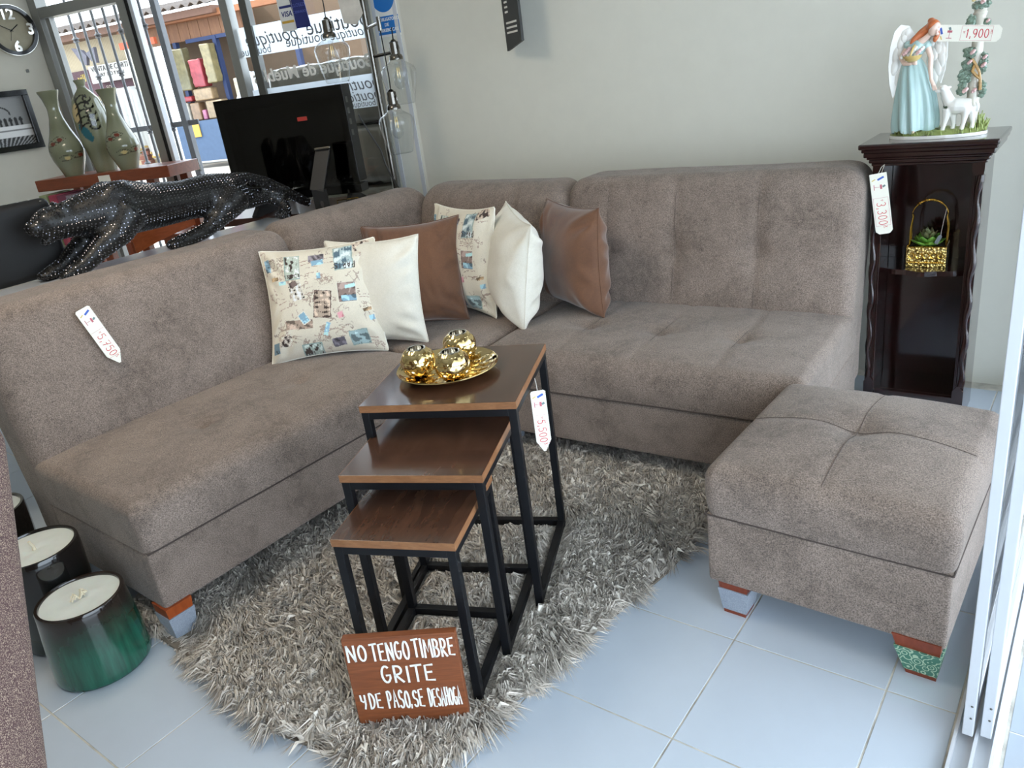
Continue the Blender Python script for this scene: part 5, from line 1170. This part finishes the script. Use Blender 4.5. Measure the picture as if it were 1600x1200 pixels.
# ------------------------------------------------------------------ left wall: clock and picture
CK = thing('wall_clock', 'round black-rimmed wall clock with big silver numerals on the left wall', 'clock', (-4.55, 1.318, 1.925), PI/2)
fx = Matrix.Rotation(PI/2, 4, 'X')
def disc(r0, r1, y0, y1, n=56):
    v = []; 
    for y in (y0, y1):
        for r in (r0, r1): v += [(r*math.cos(2*PI*i/n), y, r*math.sin(2*PI*i/n)) for i in range(n)]
    f = []
    for i in range(n):
        j = (i+1) % n; f += [(i, j, n+j, n+i), (2*n+j, 2*n+i, 3*n+i, 3*n+j), (n+i, n+j, 3*n+j, 3*n+i), (j, i, 2*n+i, 2*n+j)]
    return MB().add(v, f)
ob('rim', disc(0.120, 0.140, 0.0, -0.035), M['black_gloss'], CK, True, ang=30); ob('bezel', disc(0.139, 0.143, 0.0, -0.03), M['silver'], CK, True, ang=30)
ob('dial', MB().prism([(0.122*math.cos(2*PI*i/48), 0.122*math.sin(2*PI*i/48)) for i in range(48)], -0.002, 0.006, fx), plain('beige_dial', (150, 142, 120), 0.5, var=0.12), CK)
flat_text(CK, '12', 0, 0.087, 0.085, M['silver'], -0.016, 0.002, name='numeral'); flat_text(CK, '3', 0.104, 0.0, 0.085, M['silver'], -0.03, 0.003, name='numeral'); flat_text(CK, '6', 0.0, -0.095, 0.085, M['silver'], -0.03, 0.003, name='numeral'); flat_text(CK, '9', -0.1, 0.0, 0.085, M['silver'], -0.03, 0.003, name='numeral')
def hand(name, a, L, w): ob(name, MB().box((0, -0.010, L/2-0.01), (w, 0.002, L), 0).xf(Matrix.Rotation(a, 4, 'Y')), M['black_gloss'], CK)
hand('hour_hand', math.radians(55), 0.065, 0.005); hand('minute_hand', math.radians(-62), 0.075, 0.004); hand('second_hand', math.radians(200), 0.07, 0.0015)
tag(ob('wall_hook', MB().box((-4.546, 1.335, 1.695), (0.008, 0.016, 0.018), 0.002), M['alu_dark']), 'tiny dark adhesive hook on the wall below the clock', 'hook')
def picture():
    t = thing('framed_picture', 'black-framed black and white picture of figures at a long table below the clock', 'picture', (-4.55, 1.02, 1.42), PI/2)
    w, h = 0.52, 0.345
    f = MB()
    for c, d in (((0, -0.016, h/2-0.016), (w, 0.032, 0.032)), ((0, -0.016, -h/2+0.016), (w, 0.032, 0.032)), ((w/2-0.016, -0.016, 0), (0.032, 0.032, h-0.064)), ((-w/2+0.016, -0.016, 0), (0.032, 0.032, h-0.064))): f.box(c, d, 0.002)
    ob('frame', f, M['black_gloss'], t)
    n1, n2 = 100, 66; A = np.zeros((n2, n1, 3)); yy, xx = np.mgrid[0:n2, 0:n1]; xx = xx/n1; yy = yy/n2
    A[:] = 150-60*abs(xx-0.5)[..., None]
    A[(yy > 0.18) & (yy < 0.40)] = 215; A[yy <= 0.18] = 40; A[(yy <= 0.18) & (np.sin((xx-0.5)*60/(0.4+yy)) > 0.3)] = 150
    A[(yy > 0.30) & (yy < 0.32)] = 120
    for k in range(13):
        cx = 0.1+0.065*k; A[((xx-cx)/0.024)**2+((yy-0.52)/0.045)**2 < 1] = 20; A[(abs(xx-cx) < 0.02) & (yy > 0.40) & (yy < 0.50)] = 25
    A[((xx-0.5)/0.07)**2+((yy-0.5)/0.1)**2 < 1] = 225
    for cx in (0.44, 0.66):
        d = np.hypot((xx-cx)/0.11, (yy-0.62)/0.16); A[(abs(d-1) < 0.09) & (yy > 0.62)] = 20
    A[(abs(xx-0.56) < 0.07) & (abs(yy-0.64) < 0.02)] = 20
    V = [(-w/2+0.03+(w-0.06)*j/(n1-1), -0.006, -h/2+0.03+(h-0.06)*i/(n2-1)) for i in range(n2) for j in range(n1)]
    o = ob('print', MB().grid(V, n2, n1), vcol('bw_print', 0.5), t)
    at = o.data.color_attributes.new('print', 'FLOAT_COLOR', 'POINT'); c = (A.reshape(-1, 3)/255)**2.2; at.data.foreach_set('color', np.concatenate([c, np.ones((len(c), 1))], 1).ravel())
    ob('backing', MB().box((0, -0.003, 0), (w-0.01, 0.004, h-0.01)), M['black_mat'], t)
picture()

# ------------------------------------------------------------------ wooden table with three painted vases
M['redwood'] = wood('red_brown_wood', (112, 52, 30), (150, 78, 46), (3, 20, 20), 0.35, 0.2)
ST = thing('display_table', 'red-brown wooden display table with the three green vases on it', 'table', (-4.06, 0.962, 0), math.radians(25))
ob('top', MB().box((0.43, 0.15, 1.048), (0.88, 0.30, 0.064), 0.004), M['redwood'], ST)
for x, y in ((0.30, 0.05), (0.56, 0.05), (0.72, 0.05), (0.06, 0.25), (0.80, 0.25)): ob('leg', MB().box((x, y, 0.508), (0.05, 0.05, 1.016), 0.003), M['redwood'], ST)
ob('label', MB().box((0.455, -0.002, 1.05), (0.075, 0.002, 0.034), 0), M['paper'], ST)
def vase(label, x, y, prof, seed, kind):
    t = thing('green_vase', label, 'vase', (x, y, 1.0803), 0, 'painted green vases'); H = prof[-1][1]; n1 = 100; seg = 96
    zs = np.linspace(0, H, n1); rs = np.interp(zs, [p[1] for p in prof], [p[0] for p in prof])
    k = np.ones(5)/5; rs = np.convolve(np.pad(rs, 2, mode='edge'), k, 'valid')
    mb = MB().lathe(list(zip(rs, zs)), seg, capt=False)
    inner = [(rs[-1]-0.004, H), (max(rs[-8]-0.004, 0.006), zs[-8]), (max(rs[-16]-0.004, 0.004), zs[-16])]
    o = ob('body', mb, vcol('celadon_glaze_%d' % seed, 0.15, 0.6), t, True, ang=70); ob('lip', MB().lathe([(rs[-1], H), (rs[-1]-0.002, H+0.002)]+inner, seg, capb=False, capt=False), plain('vase_lip_%d' % seed, (120, 126, 98), 0.2), t, True)
    # paint
    A = np.ones((n1, seg, 3))*np.array([124, 126, 102]); a = np.arange(seg)/seg*360; aa, zz = np.meshgrid(a, zs); R0 = rs.max(); A += 8*np.sin(zz*40)[..., None]
    def dist(a0, z0): return (((aa-a0+180) % 360-180)*PI/180*R0), zz-z0
    def curve(pts, w, col):
        for (p0, q0), (p1, q1) in zip(pts[:-1], pts[1:]):
            for s in np.linspace(0, 1, 14):
                dx, dz = dist(p0+(p1-p0)*s, q0+(q1-q0)*s); A[dx*dx+dz*dz < w*w] = col
    def blob(a0, z0, ra, rz, col, sk=0.0):
        dx, dz = dist(a0, z0); A[((dx+sk*dz)/ra)**2+(dz/rz)**2 < 1] = col
    if kind == 'eyes':
        for a0, z0, c in ((-70, H*0.40, (110, 48, 34)), (-30, H*0.22, (196, 178, 124)), (-40, H*0.44, (112, 50, 36)), (-110, H*0.30, (120, 60, 40)), (20, H*0.24, (110, 48, 34)), (60, H*0.42, (190, 170, 120))):
            blob(a0, z0, 0.018, 0.010, c); curve([(a0-26, z0+0.006), (a0-8, z0+0.016), (a0+10, z0+0.013), (a0+28, z0+0.0)], 0.0016, (50, 46, 36)); curve([(a0-24, z0-0.012), (a0, z0-0.013), (a0+22, z0-0.004)], 0.0014, (56, 52, 40))
    else:
        blob(-78, H*0.66, 0.030, 0.050, (190, 166, 118)); blob(-58, H*0.44, 0.028, 0.05, (26, 92, 104), 0.4)
        for q in range(5):
            z0 = H*(0.82-0.075*q); c = [(-74+s*54, z0-0.02+0.03*math.sin(s*2.6)) for s in np.linspace(0, 1, 6)]+[(-20+16*math.cos(w), z0-0.01+0.016*math.sin(w)) for w in np.linspace(1.5, 6.5, 9)]; curve(c, 0.0042, (18, 16, 16))
        curve([(-90, H*0.86), (-74, H*0.80), (-60, H*0.70), (-62, H*0.58), (-70, H*0.5)], 0.007, (18, 16, 16))
    at = o.data.color_attributes.new('print', 'FLOAT_COLOR', 'POINT'); c = (np.clip(A, 0, 255).reshape(-1, 3)/255)**2.2
    at.data.foreach_set('color', np.concatenate([c, np.ones((len(c), 1))], 1).ravel())
    return t
PA = [(0.052, 0.0), (0.062, 0.03), (0.085, 0.09), (0.094, 0.135), (0.086, 0.18), (0.058, 0.25), (0.037, 0.32), (0.032, 0.37), (0.042, 0.42), (0.058, 0.462)]
PB = [(0.058, 0.0), (0.066, 0.05), (0.085, 0.16), (0.094, 0.26), (0.090, 0.33), (0.070, 0.40), (0.036, 0.44), (0.020, 0.455), (0.022, 0.47), (0.034, 0.498)]
vase('flared green painted vase at the left end of the display table', -3.93, 1.13, PA, 1, 'eyes')
vase('bottle-shaped green vase with a painted face and black curls, the middle vase', -3.80, 1.26, PB, 2, 'face')
vase('flared green painted vase nearest the window on the display table', -3.58, 1.28, [(r*0.95, z*0.93) for r, z in PA], 3, 'eyes')
# magazines and boxes below, chair back
for i, (c, w) in enumerate((((150, 160, 120), 0.05), ((170, 70, 90), 0.05), ((120, 60, 80), 0.06), ((140, 130, 140), 0.07), ((90, 110, 100), 0.05))):
    x = -4.03+0.062*i*0.9; y = 1.03+0.062*i*0.42
    tag(ob('picture_frame_box', MB().box((0, 0, 0.15), (w, 0.20, 0.30-0.01*i), 0.002), plain('box_print_%d' % i, c, 0.7, var=0.3), None, False, (x, y, 0.70), (0, 0, math.radians(25))),
        ['pale green flat box, leftmost under the display table', 'pink flat box second from the left under the display table', 'plum flat box in the middle of the row under the display table', 'grey flat box fourth in the row under the display table', 'grey-green flat box at the right of the row under the display table'][i], 'box', 'flat boxes under the display table')
ob('lower_shelf', MB().box((0.43, 0.15, 0.685), (0.84, 0.26, 0.03), 0.002), M['redwood'], ST)
ch = thing('wooden_chair', 'orange-brown wooden chair with a curved back rail behind the console', 'chair', (-2.80, 0.93, 0), math.radians(-8))
V = []
for i in range(13):
    s = i/12; y = -0.17+0.34*s; xo = -0.05*math.sin(s*PI); z0 = 0.735+0.075*s**1.2; z1 = z0+0.085
    V += [(xo, y, z0), (xo+0.022, y, z0), (xo+0.022, y, z1), (xo, y, z1)]
m = MB(); m.add(V, [(i*4+k, i*4+(k+1) % 4, (i+1)*4+(k+1) % 4, (i+1)*4+k) for i in range(12) for k in range(4)]+[(3, 2, 1, 0), (48, 49, 50, 51)]); ob('back_rail', m, wood('orange_chair_wood', (150, 74, 36), (186, 100, 56), (20, 4, 20)), ch)
for y in (-0.165, 0.165):
    ob('back_leg', MB().tube([(0.01, y, 0.0), (0.02, y, 0.45), (0.008, y, 0.80)], 0.018, 8), M['redwood'], ch, True); ob('front_leg', MB().tube([(-0.36, y, 0.0), (-0.36, y, 0.45)], 0.018, 8), M['redwood'], ch, True)
ob('seat', MB().box((-0.17, 0, 0.455), (0.42, 0.40, 0.035), 0.008), M['redwood'], ch)

# ------------------------------------------------------------------ armchair at the left picture edge
def woven():
    t = NT('brown_cream_weave'); 
    ck = t.node('ShaderNodeTexBrick'); ck.inputs['Scale'].default_value = 1.0; ck.offset = 0.5
    v = t.coord((260, 260, 260)); t.l.new(v, ck.inputs['Vector'])
    ck.inputs['Color1'].default_value = srgb((190, 172, 150)); ck.inputs['Color2'].default_value = srgb((86, 60, 58)); ck.inputs['Mortar'].default_value = srgb((78, 54, 54)); ck.inputs['Mortar Size'].default_value = 0.06; ck.inputs['Brick Width'].default_value = 1.0; ck.inputs['Row Height'].default_value = 0.7
    n = t.noise(t.coord(), 640, 2, 0.6)
    t.col(t.mix(t.ramp(n, [(0.50, (0, 0, 0)), (0.62, (1, 1, 1))]), srgb((84, 60, 60)), srgb((176, 154, 134)))); t.set(Roughness=0.95); t.bump(n, 0.8, 0.003); return t.m
M['weave'] = woven()
AC = thing('armchair', 'brown and cream woven armchair at the lower left picture edge', 'armchair', (-0.42, -1.05, 0), math.radians(36))
A3 = Vector((-0.30, -0.76, 0.988)); B3 = Vector((-0.182, -0.911, 0.515)); up_ = (A3-B3).normalized(); lf = Vector((-0.774, -0.633, 0)); lf = (lf-up_*lf.dot(up_)).normalized(); no = lf.cross(up_)
V, F, N = rbox(0.60, 0.16, 0.95, 0.055, 0.03, 5)
cen = B3+up_*0.04+lf*0.30
ang = V[:, 2]*0; W3 = [cen+lf*float(p[0])+no*float(p[1])+up_*float(p[2]+0.02*0) for p in V]
inv = (Matrix.Translation((-0.42, -1.05, 0)) @ Matrix.Rotation(math.radians(36), 4, 'Z')).inverted()
mesh_obj('backrest', [tuple(inv @ p) for p in W3], F, M['weave'], AC, True, ang=70)
V, F, N = rbox(0.55, 0.5, 0.2, 0.05, 0.04, 4); mesh_obj('seat', V, F, M['weave'], AC, True, (-0.02, -0.36, 0.30), ang=70)
for x in (-0.22, 0.2):
    for y in (-0.55, -0.15): ob('leg', MB().tube([(x, y, 0), (x, y, 0.22)], [0.016, 0.024], 8), M['legwood_dark'], AC, True)
# ------------------------------------------------------------------ the street seen through the window wall
K7 = (7+3.83)/(4+3.83)          # facade elements were measured on a plane 4 m out, they stand at 7 m
def S(u, z, n=7.0):
    # keep the line of sight from the shop: scale about the eye height and foot point
    k = (n+3.83)/(4+3.83); uc = -2.14; return (uc+(u-uc)*k, 1.341+(z-1.341)*k)
street = wobj('street_ground', MB().add([(-24, 0.6, 0.0), (14, 0.6, 0.0), (14, 5.6, 0.42), (-24, 5.6, 0.42), (14, 16, 0.44), (-24, 16, 0.44), (-24, 0.6, -0.3), (14, 0.6, -0.3), (14, 16, -0.3), (-24, 16, -0.3)], [(0, 1, 2, 3), (3, 2, 4, 5), (6, 9, 8, 7), (0, 6, 7, 1), (5, 4, 8, 9), (1, 7, 8, 4, 2), (0, 3, 5, 9, 6)]), plain('pale_concrete', (160, 152, 140), 0.9, var=0.1)); street['kind'] = 'structure'
def wthing(name, label, cat, u, n, z): return wempty(name, label, cat, (-u, n, z))
def sbox(parent, name, u0, u1, z0, z1, n0, n1, mat, nref=7.0, b=0.0):
    """box on the facade: pixel-plane coordinates (u,z) at 4 m moved out to nref"""
    a, c = S(u0, z0, nref), S(u1, z1, nref); px, py, pz = parent['o']
    return ob(name, MB().box((-(a[0]+c[0])/2-px, (n0+n1)/2-py, (a[1]+c[1])/2-pz), (abs(a[0]-c[0]), n1-n0, abs(c[1]-a[1])), b), mat, parent)
def sthing(name, label, cat, u, z, n, nref=7.0):
    a = S(u, z, nref); t = wempty(name, label, cat, (-a[0], n, a[1])); t['o'] = (-a[0], n, a[1]); return t
mC = lambda n, c, r=0.7, v=0.08: plain(n, tuple(0.74*q for q in c), r, var=v)
# house with corrugated roof on the left
hs = sthing('street_house', 'low beige shuttered house with a corrugated roof across the street', 'house', 6.9, 0.75, 7.0)
sbox(hs, 'wall', 5.98, 8.6, 0.70, 2.36, 7.0, 7.3, mC('beige_wall', (206, 186, 150)))
def shutter():
    t = NT('beige_shutter'); w = t.node('ShaderNodeTexWave'); w.inputs['Scale'].default_value = 9; t.l.new(t.coord(), w.inputs['Vector']); t.col(t.ramp(w.outputs['Fac'], [(0.2, srgb((142, 126, 98))), (0.8, srgb((164, 148, 120)))])); t.set(Roughness=0.7); return t.m
sbox(hs, 'shutter', 5.97, 7.5, 1.975, 2.30, 6.93, 7.0, shutter())
rf = MB(); nrow = 90
for i in range(nrow):
    for (nn_, z) in ((6.55, 2.74), (7.6, 3.05)): pass
a0 = S(8.6, 2.4)[0]; a1 = S(4.4, 2.4)[0]; zr = S(0, 2.40)[1]; V = []
for i in range(161):
    u_ = a0+(a1-a0)*i/160; w_ = 0.03*math.sin(i*1.25); V += [(-u_, 6.5, zr+w_+0.02), (-u_, 7.8, zr+0.26+w_)]
o7 = hs['o']; ob('corrugated_roof', MB().add([(p[0]-o7[0], p[1]-o7[1], p[2]-o7[2]) for p in V]+[(p[0]-o7[0], p[1]-o7[1], p[2]-o7[2]-0.012) for p in V], [(2*i, 2*i+2, 2*i+3, 2*i+1) for i in range(160)]+[(322+2*i+1, 322+2*i+3, 322+2*i+2, 322+2*i) for i in range(160)]+[(2*i, 322+2*i, 322+2*i+2, 2*i+2) for i in range(160)]), mC('rusty_sheet', (112, 96, 84), 0.7, 0.3), hs, True)
sbox(hs, 'fascia', 4.4, 8.6, 2.30, 2.375, 6.6, 6.95, mC('brown_fascia', (126, 84, 60)))
sbox(hs, 'maroon_board', 6.05, 7.4, 1.66, 1.975, 6.9, 6.96, mC('maroon_paint', (92, 50, 58)))
gp = mC('grey_grille', (196, 198, 200))
sbox(hs, 'window_recess', 6.36, 6.70, 1.18, 1.58, 6.97, 7.0, mC('dark_opening', (60, 56, 52)))
for i in range(9): sbox(hs, 'grille_bar', 6.38+0.04*i, 6.388+0.04*i, 1.18, 1.60, 6.90, 6.93, gp)
br = mC('red_brick', (156, 92, 74), 0.9, 0.2)
for i in range(16): sbox(hs, 'brick', 6.16+0.02*(i % 2), 6.32+0.02*(i % 2), 0.78+0.055*i, 0.828+0.055*i, 6.9, 7.0, br)
def stext(parent, s, u, z, size, mat, n, nref=7.0, sx=1.0):
    a = S(u, z, nref); px, py, pz = parent['o']; mb = text_mb(s, size, 0.002); mb.v = [(x*sx-a[0]-px, n-py-zz, y+a[1]-pz) for x, y, zz in mb.v]; ob('lettering', mb, mat, parent)
stext(hs, 'villa', 6.87, 1.885, 0.18, mC('yellow_paint', (232, 202, 90)), 6.895); 
stext(hs, 'SON', 6.45, 1.735, 0.10, mC('cream_paint', (216, 200, 180)), 6.895)
bn = sthing('cloth_banner', 'white printed banner hanging on the beige house across the street', 'banner', 6.30, 1.80, 6.8)
sbox(bn, 'cloth', 5.93, 6.66, 1.80, 2.0, 6.80, 6.82, mC('banner_cloth', (226, 222, 212)))
for s_, z, sz in (('VENTA DE CORTI', 1.955, 0.115), ('HAY  ITO Y MEN', 1.885, 0.085)):
    stext(bn, s_, 6.30, z, sz, mC('banner_ink_%d' % int(z*1000), (70, 62, 62)), 6.795, sx=0.95)
st = sthing('star_decoration', 'grey cloth bow decoration hanging under the eaves across the street', 'decoration', 6.3, 2.0, 6.4)
for pts in (((6.48, 2.20), (6.33, 2.16), (6.27, 2.09), (6.31, 1.99), (6.38, 2.02)), ((6.27, 2.12), (6.20, 2.14), (6.12, 2.17), (6.14, 2.00), (6.22, 2.03))):
    q = [S(*p_) for p_ in pts]; o_ = st['o']; ob('wing', MB().prism([(-a-o_[0], b-o_[2]) for a, b in q], -0.03, 0.03, Matrix.Rotation(PI/2, 4, 'X')), mC('grey_cloth', (104, 100, 112)), st)
# white sheets on a rail
M['sheet'] = mC('white_sheet', (240, 238, 232), 0.9, 0.03)
def sheet(label, u0, u1, z0, z1, n):
    t = sthing('hanging_sheet', label, 'fabric', (u0+u1)/2, z0, n); a, c = S(u0, z0), S(u1, z1); o_ = t['o']; V = []
    for i in range(30):
        for j in range(14):
            s = i/29; r = j/13; V.append((-(a[0]+(c[0]-a[0])*s)-o_[0], 0.06*math.sin(s*22+r*2)*(1.1-r*0.5), a[1]+(c[1]-a[1])*r+0.05*math.sin(s*7)*(1-r)-o_[2]))
    V2 = [(x, y+0.01, z) for x, y, z in V]; m = MB().grid(V, 30, 14); m.f = [f[::-1] for f in m.f]; m.grid(V2, 30, 14); ob('cloth', m, M['sheet'], t, True, ang=180)
    ob('gold_trim', MB().tube([(V[i*14][0], V[i*14][1]-0.01, V[i*14][2]+0.03) for i in range(30)], 0.02, 5), mC('gold_trim', (206, 170, 90)), t, True)
sheet('white cloth with gold trim hanging at the front of the stall, the left one', 5.86, 6.22, 0.95, 1.70, 6.6)
sheet('white cloth with gold trim hanging at the front of the stall, the right one', 5.50, 5.84, 0.88, 1.66, 6.55)
# wooden stall with blue frames and goods
sl_ = sthing('market_stall', 'brown wooden market stall with blue frames and counter across the street', 'stall', 5.0, 0.76, 6.9)
M['stallwood'] = wood('stall_boards', (96, 60, 36), (124, 84, 52), (10, 10, 2), 0.7); M['stallblue'] = mC('blue_paint', (40, 58, 104)); M['counter'] = mC('blue_counter', (78, 104, 138))
sbox(sl_, 'back_wall', 3.0, 5.9, 0.72, 2.34, 7.5, 7.7, mC('dim_stall', (120, 92, 64)))
for i in range(12): sbox(sl_, 'board', 4.05+0.155*i, 4.20+0.155*i, 2.09, 2.36, 6.88, 6.94, M['stallwood'])
sbox(sl_, 'beam', 3.2, 5.95, 2.28, 2.345, 6.7, 6.84, mC('orange_beam', (176, 108, 62)))
sbox(sl_, 'frame_rail', 3.4, 5.05, 2.06, 2.10, 6.85, 6.92, M['stallblue'])
for u_ in (5.20, 4.60, 4.05, 3.5): sbox(sl_, 'frame_post', u_, u_+0.05, 0.76, 2.09, 6.84, 6.92, M['stallblue'])
sbox(sl_, 'counter', 4.4, 5.36, 0.76, 1.215, 6.6, 6.84, M['counter']); sbox(sl_, 'counter', 3.2, 4.3, 0.76, 1.3, 6.6, 6.84, mC('silver_counter', (160, 160, 156)))
sbox(sl_, 'notice', 5.0, 5.16, 1.04, 1.20, 6.58, 6.595, mC('yellow_notice', (240, 190, 80)))
sbox(sl_, 'awning_bar', 5.12, 5.66, 2.08, 2.15, 6.3, 6.36, mC('orange_bar', (196, 84, 40)))
for i in range(8): sbox(sl_, 'hanging_rod', 5.20+0.055*i, 5.222+0.055*i, 1.62+0.05*(i % 3), 2.08, 6.31, 6.35, mC('cream_rod', (236, 230, 206)))
for nm, lab, u0, u1, z0, z1, c in (('goods_bag', 'large clear bag of red goods on the stall', 4.80, 4.98, 1.57, 1.88, (206, 60, 70)), ('goods_bag', 'small red packet on the stall above the blue counter', 5.06, 5.22, 1.44, 1.50, (200, 44, 52)), ('goods_box', 'plain cardboard box on the stall shelf', 4.74, 5.02, 1.43, 1.56, (206, 166, 116)), ('goods_box', 'brown cardboard box below on the stall', 4.98, 5.12, 1.22, 1.42, (180, 134, 90)), ('goods_bag', 'olive bundle hanging at the left of the stall', 5.02, 5.18, 1.56, 2.02, (150, 138, 92)), ('goods_bag', 'golden bundle hanging at the right of the stall', 4.62, 4.76, 1.60, 2.02, (176, 156, 100)), ('goods_box', 'pale box at the left of the stall shelf', 5.14, 5.24, 1.22, 1.43, (214, 200, 180)), ('goods_box', 'pink packet on the stall counter', 4.90, 4.96, 1.22, 1.33, (226, 120, 160)), ('goods_box', 'tan box at the right of the stall counter', 4.62, 4.88, 1.22, 1.42, (196, 160, 110)), ('goods_box', 'cream carton on the right stall counter', 4.08, 4.4, 1.31, 1.62, (222, 206, 170)), ('goods_box', 'maroon carton on the far right stall counter', 3.58, 4.0, 1.31, 1.60, (120, 60, 56))):
    t = sthing(nm, lab, 'goods', (u0+u1)/2, z0, 6.75); a, c2 = S(u0, z0), S(u1, z1); V, F, N = rbox(abs(a[0]-c2[0])*0.96, 0.16, abs(c2[1]-a[1])*0.98, 0.02, 0.06, 3)
    if nm == 'goods_bag': V = V+N*(0.012*snoise(V, 22, 3))[:, None]
    mesh_obj('pack', V, F, mC('goods_%d' % len(bpy.data.materials), tuple(0.78*q+22 for q in c), 0.35, 0.25), t, True, (0, 0, abs(c2[1]-a[1])/2), ang=60)
tp = sthing('white_tarp', 'white plastic tarp draped to a point beside the window mullion outside', 'tarp', 4.55, 1.0, 5.6, 5.6)
V, F, N = rbox(0.75, 0.3, 0.78, 0.1, 0.04, 4); q = np.clip((V[:, 2]+0.39)/0.78, 0, 1); V = V+N*(0.03*snoise(V, 9, 4))[:, None]; V[:, 0] = V[:, 0]*(1-0.85*q)+0.32*q; mesh_obj('sheet', V, F, mC('white_plastic', (206, 208, 212), 0.4), tp, True, (0, 0, 0.39), ang=180)
# silver wrapped bundle just outside the right pane
M['silverwrap'] = plain('silver_plastic', (120, 117, 108), 0.22, 0.45, var=0.1)
sw = wempty('wrapped_bundle', 'stack of silver plastic-wrapped mattresses outside the right window pane', 'bundle', (-0.62, 0.36, 0))
for k, (z0, z1) in enumerate(((0.02, 0.42), (0.42, 0.80), (0.80, 1.14), (1.14, 1.50))):
    V, F, N = rbox(0.95, 0.30, z1-z0-0.01, 0.05, 0.018, 4); V = V+N*(0.010*np.abs(snoise(V, 26, 30+k, 4)))[:, None]
    mesh_obj('wrapped_slab', V, F, M['silverwrap'], sw, True, (0, 0.0, (z0+z1)/2), ang=180)
# street pole and bare tree
po = tag(wobj('street_pole', MB().tube([(0.15-0.35, 2.2, 0.15), (0.15-0.35, 2.2, 6)], 0.06, 12), mC('concrete_pole', (170, 158, 140), 0.9), None, smooth=True), 'pale concrete street pole behind the lamp', 'pole')
tr = wempty('bare_tree', 'bare pale-barked tree whose branches cross the top of the window', 'tree', (-3.0, 4.5, 0.35))
bark = mC('pale_bark', (198, 182, 156), 0.9, 0.15)
ob('trunk', MB().tube([(1.0, 0, 0), (0.95, 0.0, 1.6), (0.8, 0, 2.6), (0.5, 0, 3.4)], [0.09, 0.07, 0.06, 0.04], 10), bark, tr, True)
random.seed(21)
def branch(p, d, L, r, depth):
    pts = [Vector(p)]; dd = Vector(d).normalized()
    for i in range(5): dd = (dd+Vector((random.uniform(-.25, .25), random.uniform(-.25, .25), random.uniform(-.2, .2)))).normalized(); pts.append(pts[-1]+dd*L/5)
    ob('branch', MB().tube(pts, [r*(1-0.14*i) for i in range(6)], 6), bark, tr, True)
    if depth:
        for k in range(3): branch(pts[2+k], dd+Vector((random.uniform(-.9, .9), random.uniform(-.5, .5), random.uniform(-.6, .6))), L*0.55, r*0.5, depth-1)
branch((0.85, 0, 2.2), (-1, 0, 0.08), 1.7, 0.035, 2); branch((0.9, 0, 1.9), (-0.9, -0.2, 0.35), 1.5, 0.03, 2); branch((0.8, 0, 2.5), (0.6, 0, 0.5), 1.4, 0.03, 1)
for o in bpy.data.objects:
    if 'o' in o.keys(): del o['o']
